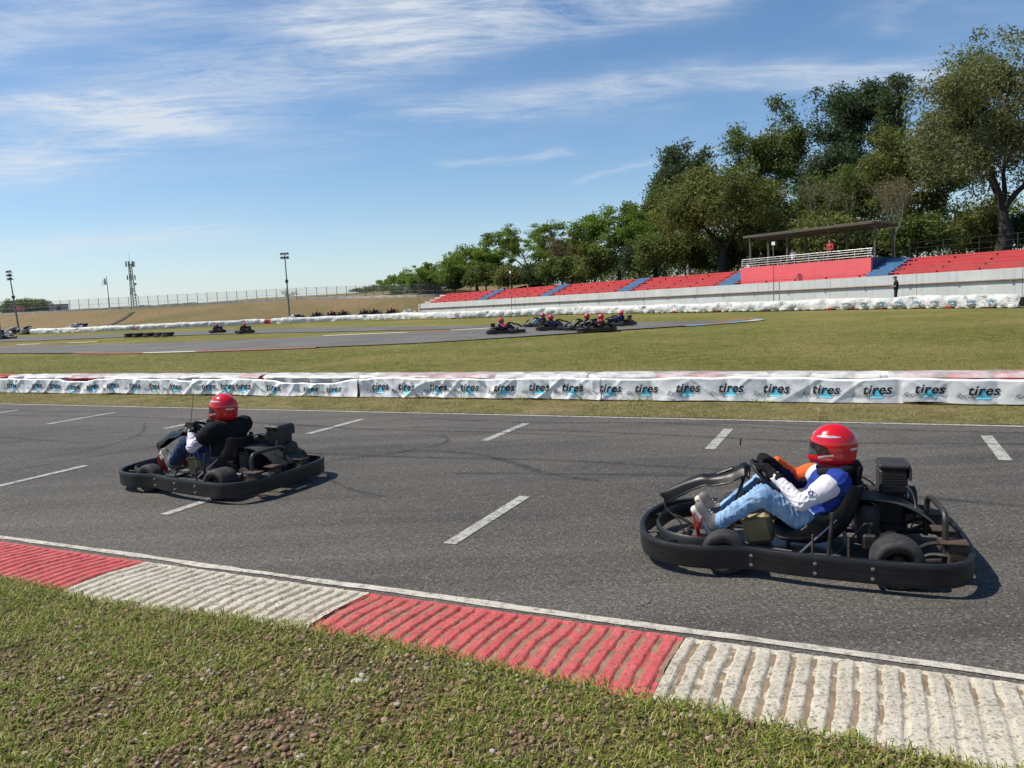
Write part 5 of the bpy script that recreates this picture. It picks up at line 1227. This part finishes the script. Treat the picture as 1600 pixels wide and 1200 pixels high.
def place(o, c, h, z=0): o.scale = (KS, KS, KS); o.location = (c[0], c[1], z); o.rotation_euler = (0, 0, math.atan2(h[1], h[0]))
KR, HR = (1.74, 4.775), (-.94, .33); KL, HL = (-3.0, 7.60), (-.895, .446)
kr = make_kart('kart', 'black rental kart nearest the camera at right, seen from its side', (.325, .02, .745)); place(kr, KR, HR)
dr = make_driver('person in red helmet, blue and white shirt and light jeans driving the nearest kart', 'cloth_blue', 'cloth_white_mark', 'cloth_navy', 'denim_light', 'shoe_white', upperR='cloth_white', upperL='cloth_white'); place(dr, KR, HR, .022)
sl = MB()
mobj('sleeve_stripe', sdf_mesh('sleeve_stripe', [('c', (-.13, -.268, .485), (-.03, -.287, .440), .060, .052), ('c', (-.03, -.287, .440), (.09, -.195, .572), .052, .032)], .009, .02, .003, 55, 3), 'cloth_orange', dr)
kl = copy_tree(kr); kl['label'] = 'black rental kart at left seen from its rear corner'; place(kl, KL, HL); kl.scale = (.965,)*3
for ch in list(kl.children):
    if ch.name.startswith('antenna'):
        for g_ in list(ch.children): bpy.data.objects.remove(g_)
        bpy.data.objects.remove(ch)
mb = MB(); mb.tube([(.30, .03, .58), (.22, .05, .80), (.13, .08, 1.02)], [.0035, .003, .002], 5); mb.build('antenna', 'kart_black', kl)
dl = make_driver('person in red helmet and black shirt with white sleeves driving the left kart', 'cloth_black', 'cloth_white', 'cloth_white', 'denim_dark', 'shoe_white', lean=.05, yaw=R(12), upperL='cloth_black', upperR='cloth_black', brace=False, hd=(-.17, .0, .765), bulk=1.18, cap=True); place(dl, KL, HL, .028); dl.scale = (.965,)*3

# distant karts: same build, riders in other colours
def recolour(root, mp):
    for ch in root.children_recursive:
        n = ch.name.split('.')[0]
        if n in mp and ch.type == 'MESH': ch.material_slots[0].link = 'OBJECT'; ch.material_slots[0].material = MATS[mp[n]]
KEEP = {'bumper', 'front_fender', 'frame', 'floor_tray', 'front_wheel', 'rear_wheel', 'tyre', 'seat', 'engine', 'shroud', 'shroud_cover', 'rear_hoop', 'steering_wheel', 'steering_column', 'front_fairing', 'chain_guard', 'battery_box', 'muffler', 'fuel_tank'}
KP = {'body', 'shirt', 'sleeve', 'glove', 'jeans', 'shoe', 'helmet', 'visor', 'side_stripe'}
far = [((-.15, 38.0), (.93, -.20), 'black kart crossing alone at the left of the distant pack', 'person in red helmet and blue shirt driving the lone kart left of the pack', dict(shirt='cloth_blue', sleeve='cloth_red', jeans='cloth_navy')),
       ((1.75, 45.0), (-.93, .30), 'black kart at the back left of the distant pack', 'person in red helmet and light jeans driving at the back left of the pack', dict(shirt='cloth_blue', sleeve='cloth_navy', jeans='denim_light')),
       ((2.35, 39.2), (.90, -.35), 'black kart in the middle of the distant pack', 'person in red helmet and navy shirt driving in the middle of the pack', dict(shirt='cloth_navy', sleeve='cloth_navy', jeans='denim_dark')),
       ((4.05, 36.0), (-.95, .15), 'nearest black kart of the distant pack, to its right', 'person in red helmet and red patterned shirt driving the nearest kart of the pack', dict(shirt='cloth_red', sleeve='cloth_navy', jeans='cloth_dark')),
       ((3.6, 38.0), (-.92, .25), 'black kart half hidden behind the nearest one of the distant pack', 'person in red helmet driving just behind the nearest kart of the pack', dict(shirt='cloth_dark', sleeve='cloth_dark', jeans='cloth_dark')),
       ((5.75, 41.0), (-.75, .65), 'rightmost black kart of the distant pack', 'person in red helmet and blue shirt driving the rightmost kart of the pack', dict(shirt='cloth_blue', sleeve='cloth_navy', jeans='cloth_navy')),
       ((-25.0, 66.0), (-.55, .83), 'left one of two small karts on the far track', 'person in red helmet driving the left of two small karts', dict(shirt='cloth_dark', sleeve='cloth_navy', jeans='cloth_dark')),
       ((-20.9, 60.8), (-.6, .8), 'right one of two small karts on the far track', 'person in red helmet driving the right of two small karts', dict(shirt='cloth_dark', sleeve='cloth_navy', jeans='cloth_dark'))]
for i, x in enumerate((-24.9, -22.9, -21.4, -18.6, -17.3, -15.0)):
    far.append(((x, 101.2-.12*i), (.95, -.15), ['first', 'second', 'third', 'fourth', 'fifth', 'sixth'][i]+' from left of the karts behind the far white barrier',
                'person in red helmet on the '+['first', 'second', 'third', 'fourth', 'fifth', 'sixth'][i]+' kart from left behind the far barrier', dict(shirt='cloth_red' if i % 2 else 'cloth_dark', sleeve='cloth_dark', jeans='cloth_dark')))
for c, h, lk, lpn, mp in far:
    z = .55 if c[1] > 90 else .0
    k = copy_tree(kr, None, KEEP); k['label'] = lk; k['group'] = 'distant karts'; place(k, c, h, z)
    d = copy_tree(dr, None, KP); d['label'] = lpn; d['group'] = 'distant drivers'; place(d, c, h, z); recolour(d, mp)
mb = MB(); mb.grid([[(x, y, .5+.04*float(fbm(x, y, 3)) if 0 < j < 3 else -.1) for j, y in enumerate((97.5, 99, 104, 106))] for x in np.linspace(-29, -11, 14)]); o = mb.build('kart_ramp', 'bank_grass'); o['kind'] = 'structure'

def stander(label, loc, face, top, legs, cap=None, bend=0, res=.016):
    t = thing('person', label, 'person', loc, face); L = np.array
    hd = L([.05+bend, 0, 1.62]); sh = {s: L([bend*.8, .19*s, 1.42]) for s in (1, -1)}; el = {s: L([.02+bend, .25*s, 1.13]) for s in (1, -1)}; wr = {s: L([.22+bend, .12*s, 1.08]) for s in (1, -1)}
    pv, ch = L([0, 0, .95]), L([bend*.7, 0, 1.3]); hip = {s: L([0, .09*s, .9]) for s in (1, -1)}; kn = {s: L([.02, .10*s, .49]) for s in (1, -1)}; an = {s: L([-.02, .10*s, .09]) for s in (1, -1)}
    b = [('c', pv, ch, .12, .12), ('c', ch, L([bend, 0, 1.5]), .08, .05), ('c', L([bend, 0, 1.46]), hd, .05, .06), ('e', hd, (.098, .076, .118)), ('e', hd+L([.095, 0, -.015]), (.02, .014, .02))]
    for s in (1, -1):
        b += [('c', sh[s], el[s], .042, .035), ('c', el[s], wr[s], .034, .026), ('c', wr[s], wr[s]+L([.07, -.02*s, 0]), .028, .022), ('c', hip[s], kn[s], .07, .05), ('c', kn[s], an[s], .047, .034)]
        for q in range(4): b.append(('c', wr[s]+L([.07, (-.03+.016*q)*s, .0]), wr[s]+L([.13-.008*abs(q-1), (-.035+.017*q)*s, -.02]), .0095, .008))
    mobj('body', sdf_mesh('body', b, .012, .02), 'skin', t)
    s_ = [('c', pv, ch, .15, .155), ('c', L([bend*.8, -.13, 1.42]), L([bend*.8, .13, 1.42]), .08, .08)]
    for s in (1, -1): s_ += [('c', sh[s], el[s], .068, .052)]
    mobj('shirt', sdf_mesh('shirt', s_, res, .035, .004, 24), top, t)
    j = [('c', L([0, -.06, .94]), L([0, .06, .94]), .125, .125)]
    for s in (1, -1): j += [('c', hip[s], kn[s], .095, .072), ('c', kn[s], an[s]+L([0, 0, .02]), .072, .062)]
    mobj('trousers', sdf_mesh('trousers', j, res, .03, .004, 24), legs, t)
    for s in (1, -1): mobj('shoe', sdf_mesh('shoe', [('c', an[s]+L([-.02, 0, -.04]), an[s]+L([.15, .01*s, -.05]), .045, .036)], .012, .02), 'shoe_dark', t)
    if cap: mobj('cap', sdf_mesh('cap', [('e', hd+L([-.005, 0, .06]), (.108, .088, .08)), ('c', hd+L([.08, 0, .05]), hd+L([.16, 0, .035]), .045, .03)], .012, .015, cut=lambda P: (hd[2]+.02)-P[..., 2]), cap, t)
    else: mobj('hair', sdf_mesh('hair', [('e', hd+L([-.02, 0, .035]), (.10, .085, .10))], .012, .015, cut=lambda P: np.minimum(P[..., 0]-(hd[0]+.05), P[..., 2]*0+1)), 'hair_dark', t)
    return t
stander('person in black clothes and cap standing behind the far barrier', (25.2, 50.2, .25), math.pi*.92, 'cloth_dark', 'cloth_dark', 'hair_dark')
p = SP(13.5, 1.65, 3.28); stander('person in red and white shirt leaning on the railing under the canopy', p, SANG+math.pi/2, 'cloth_red', 'cloth_dark', None, .12)
p = SP(17.2, 2.3, 3.0); stander('person in white shirt behind the railing, left of the one in red', p, SANG+math.pi/2, 'cloth_white', 'cloth_dark', None, .0)
p = SP(20.3, 2.5, 3.0); stander('person in dark shirt at the left end of the railing', p, SANG+math.pi/2, 'cloth_navy', 'cloth_dark', None, .0)

# ------------------------------------------------------------------ grass blades, pebbles
def m_blade(name, stops):
    m, nt = newmat(name); g = N(nt, 'ShaderNodeNewGeometry'); cc = ramp(nt, g.outputs['Random Per Island'], stops)
    p = N(nt, 'ShaderNodeBsdfPrincipled'); p.inputs['Roughness'].default_value = .5; p.inputs['Specular IOR Level'].default_value = .35; nt.links.new(cc, p.inputs['Base Color'])
    t = N(nt, 'ShaderNodeBsdfTranslucent'); nt.links.new(cc, t.inputs[0]); mx = N(nt, 'ShaderNodeMixShader'); mx.inputs[0].default_value = .35
    nt.links.new(p.outputs[0], mx.inputs[1]); nt.links.new(t.outputs[0], mx.inputs[2]); o = N(nt, 'ShaderNodeOutputMaterial'); nt.links.new(mx.outputs[0], o.inputs[0])
m_blade('blade_green', [(0, (.095, .14, .015)), (.42, (.215, .28, .032)), (.68, (.35, .39, .066)), (.82, (.50, .44, .15)), (1, (.58, .49, .24))])
m_blade('blade_straw', [(0, (.14, .14, .04)), (.35, (.22, .20, .06)), (.6, (.32, .27, .115)), (1, (.44, .36, .19))])
m_blade('blade_field', [(0, (.085, .10, .023)), (.5, (.150, .160, .040)), (.8, (.215, .205, .062)), (1, (.31, .26, .115))])
def blades(name, A, B, Zf, length, width, mat, label, seed, lean=.9, segs=2):
    g = np.random.default_rng(seed); n = len(A); ang = g.random(n)*6.283; L = length*(.45+.9*g.random(n)); ln = lean*(.35+.75*g.random(n))
    base = np.stack([TO[0]+TD[0]*A+TN[0]*B, TO[1]+TD[1]*A+TN[1]*B, Zf], -1)
    d = np.stack([np.cos(ang), np.sin(ang), np.zeros(n)], -1); sd = np.stack([-np.sin(ang), np.cos(ang), np.zeros(n)], -1)*(width*(.6+.8*g.random(n)))[:, None]*.5; upv = np.array([0, 0, 1.])
    mid = base+d*(L*.45*np.sin(ln*.6))[:, None]+upv*(L*.5*np.cos(ln*.6))[:, None]; tip = mid+d*(L*.55*np.sin(ln*1.5))[:, None]+upv*(L*.5*np.cos(ln*1.5))[:, None]
    if segs == 2:
        V = np.stack([base-sd, base+sd, mid-sd*.85, mid+sd*.85, tip], 1).reshape(-1, 3); o = np.arange(n)[:, None]*5
        F = np.concatenate([o+np.array([0, 1, 3]), o+np.array([0, 3, 2]), o+np.array([2, 3, 4])], 0)
    else:
        V = np.stack([base-sd, base+sd, tip], 1).reshape(-1, 3); F = np.arange(n*3).reshape(-1, 3)
    ob = mobj(name, np_mesh(name, V, F, smooth=False), mat); return tag(ob, label, 'grass', kind='stuff')
def scatter(n, a0, a1, b0, b1, dens, seed):
    g = np.random.default_rng(seed); A = a0+(a1-a0)*g.random(n); B = b0+(b1-b0)*g.random(n); k = g.random(n) < dens(A, B); return A[k], B[k]
def gd(A, B): 
    q = fbm(A*.75+3, B*.75, 4, 21); q2 = fbm(A*3.2, B*3.2, 3, 22)
    bare = np.exp(-((A+.35)/.75)**2)*np.clip((-B-.85)/.3, 0, 1); base = np.clip(.30*np.clip((A-.5)/.5, 0, 1)+(q*.55+q2*.45-.40)*5.5+.10*np.abs(A)+.30-.36*bare, .02, 1); edge = np.exp(-((B-verge_edge(A))/.16)**2)
    return np.clip(np.maximum(base, edge*.85), 0, 1)*(B < verge_edge(A)+.035*(fbm(A*6, A*0, 2, 5)))
# tufts: blades gathered round random centres
A, B = scatter(32000, -4.0, 5.6, -2.7, -.5, gd, 1)
g = np.random.default_rng(5); A = np.repeat(A, 6)+g.normal(size=len(A)*6)*.022; B = np.repeat(B, 6)+g.normal(size=len(B)*6)*.022
k = B < verge_edge(A)+.05; A, B = A[k], B[k]
blades('grass', A, B, verge_z(A, B)-.004, .047, .0046, 'blade_green', 'short green and straw coloured grass on the near verge', 7, 1.35)
A, B = scatter(55000, -4.0, 5.6, -2.7, -.5, lambda a, b: .75*(b < verge_edge(a)), 31)
blades('grass', A, B, verge_z(A, B)-.003, .040, .0042, 'blade_straw', 'dry flattened grass litter on the near verge', 8, 1.9)
A, B = scatter(90000, -9, 26, 6.53, 8.5, lambda a, b: np.clip((fbm(a*1.2, b*1.5, 4, 31)-.36)*4, .05, 1), 2)
blades('grass', A, B, A*0+.010, .042, .007, 'blade_straw', 'dry grass strip between the track and the tyre wall', 9, 1.2, 1)
A, B = scatter(5000, -8, 20, 7.9, 8.06, lambda a, b: (fbm(a*1.6, a*0, 3, 37) > .56)*.9, 3)
blades('grass', A, B, A*0+.010, .11, .007, 'blade_green', 'green tufts growing along the foot of the banner wall', 10, .8)
A, B = scatter(260000, -26, 44, 8.9, 34, lambda a, b: np.clip(1.25-(b-8.9)/26, .1, 1), 4)
blades('grass', A, B, A*0-.02, .050, .013, 'blade_field', 'mown olive grass of the infield', 11, 1.2, 1)
# pebbles
def m_peb():
    m, nt = newmat('pebble'); g_ = N(nt, 'ShaderNodeNewGeometry')
    c = ramp(nt, g_.outputs['Random Per Island'], [(0, (.13, .075, .045)), (.3, (.20, .115, .065)), (.55, (.26, .16, .095)), (.8, (.17, .12, .085)), (.93, (.30, .21, .14)), (1, (.42, .38, .33))])
    fin(nt, c, .75, 0, noise(nt, ocoord(nt), 120, 3), .3, .003, .3)
m_peb()
bm = bmesh.new(); bmesh.ops.create_icosphere(bm, subdivisions=1, radius=1); iv = np.array([v.co for v in bm.verts]); bm.verts.index_update(); itri = np.array([[v.index for v in f.verts] for f in bm.faces]); bm.free()
def pd(A, B): return np.clip((fbm(A*.8+9, B*.8, 4, 51)-.36)*4.0-.03*np.abs(A)+.40*np.exp(-((A+.3)/.9)**2)*np.clip((-B-.85)/.3, 0, 1), .03, 1)*(B < verge_edge(A)-.03)
A, B = scatter(28000, -4.0, 5.6, -2.7, -.6, pd, 61); n = len(A); g = np.random.default_rng(62)
s = .0055+.010*g.random(n)**1.8; sc = np.stack([s*(.8+.6*g.random(n)), s*(.8+.6*g.random(n)), s*(.55+.35*g.random(n))], -1); th = g.random(n)*6.283
ct, st_ = np.cos(th), np.sin(th); V = iv[None]*(1+.18*g.normal(size=(n, len(iv), 1)))*sc[:, None]
V = np.stack([V[..., 0]*ct[:, None]-V[..., 1]*st_[:, None], V[..., 0]*st_[:, None]+V[..., 1]*ct[:, None], V[..., 2]], -1)
V += np.stack([TO[0]+TD[0]*A+TN[0]*B, TO[1]+TD[1]*A+TN[1]*B, verge_z(A, B)+s*.35], -1)[:, None]
F = (np.arange(n)[:, None, None]*len(iv)+itri[None]).reshape(-1, 3)
tag(mobj('pebbles', np_mesh('pebbles', V.reshape(-1, 3), F), 'pebble'), 'brown round gravel pebbles lying in the verge grass', 'gravel', kind='stuff')
# grit carried onto the edge of the asphalt
A, B = scatter(2600, -4, 9, -.02, 1.6, lambda a, b: np.clip(.9-b*.75, .03, 1), 71); n = len(A); s = .0018+.0035*g.random(n)**2.5
V = iv[None]*(1+.2*g.normal(size=(n, len(iv), 1)))*s[:, None, None]+np.stack([TO[0]+TD[0]*A+TN[0]*B, TO[1]+TD[1]*A+TN[1]*B, .006+s*.4], -1)[:, None]
tag(mobj('grit', np_mesh('grit', V.reshape(-1, 3), (np.arange(n)[:, None, None]*len(iv)+itri[None]).reshape(-1, 3)), 'pebble'), 'fine brown grit scattered along the near edge of the asphalt', 'grit', kind='stuff')
pm('pale_stone', (.50, .47, .42), .85, var=.2, scale=30, bump=.4)
def stone(x, y, s, label, seed):
    g = np.random.default_rng(seed); bm = bmesh.new(); bmesh.ops.create_icosphere(bm, subdivisions=2, radius=1)
    for v in bm.verts:
        c = v.co; f = 1+.22*float(fbm(c.x*1.8+5, c.y*1.8+c.z*2, 3, seed)-.5)*2; v.co = Vector((c.x*s*1.35*f, c.y*s*f, c.z*s*.6*f))
    me = bpy.data.meshes.new('stone'); bm.to_mesh(me); bm.free(); me.shade_smooth(); o = mobj('stone', me, 'pale_stone', None, (x, y, .062), (0, 0, seed)); return tag(o, label, 'stone')
stone(-.74, 3.22, .022, 'small pale stone lying in the near verge grass', 3)
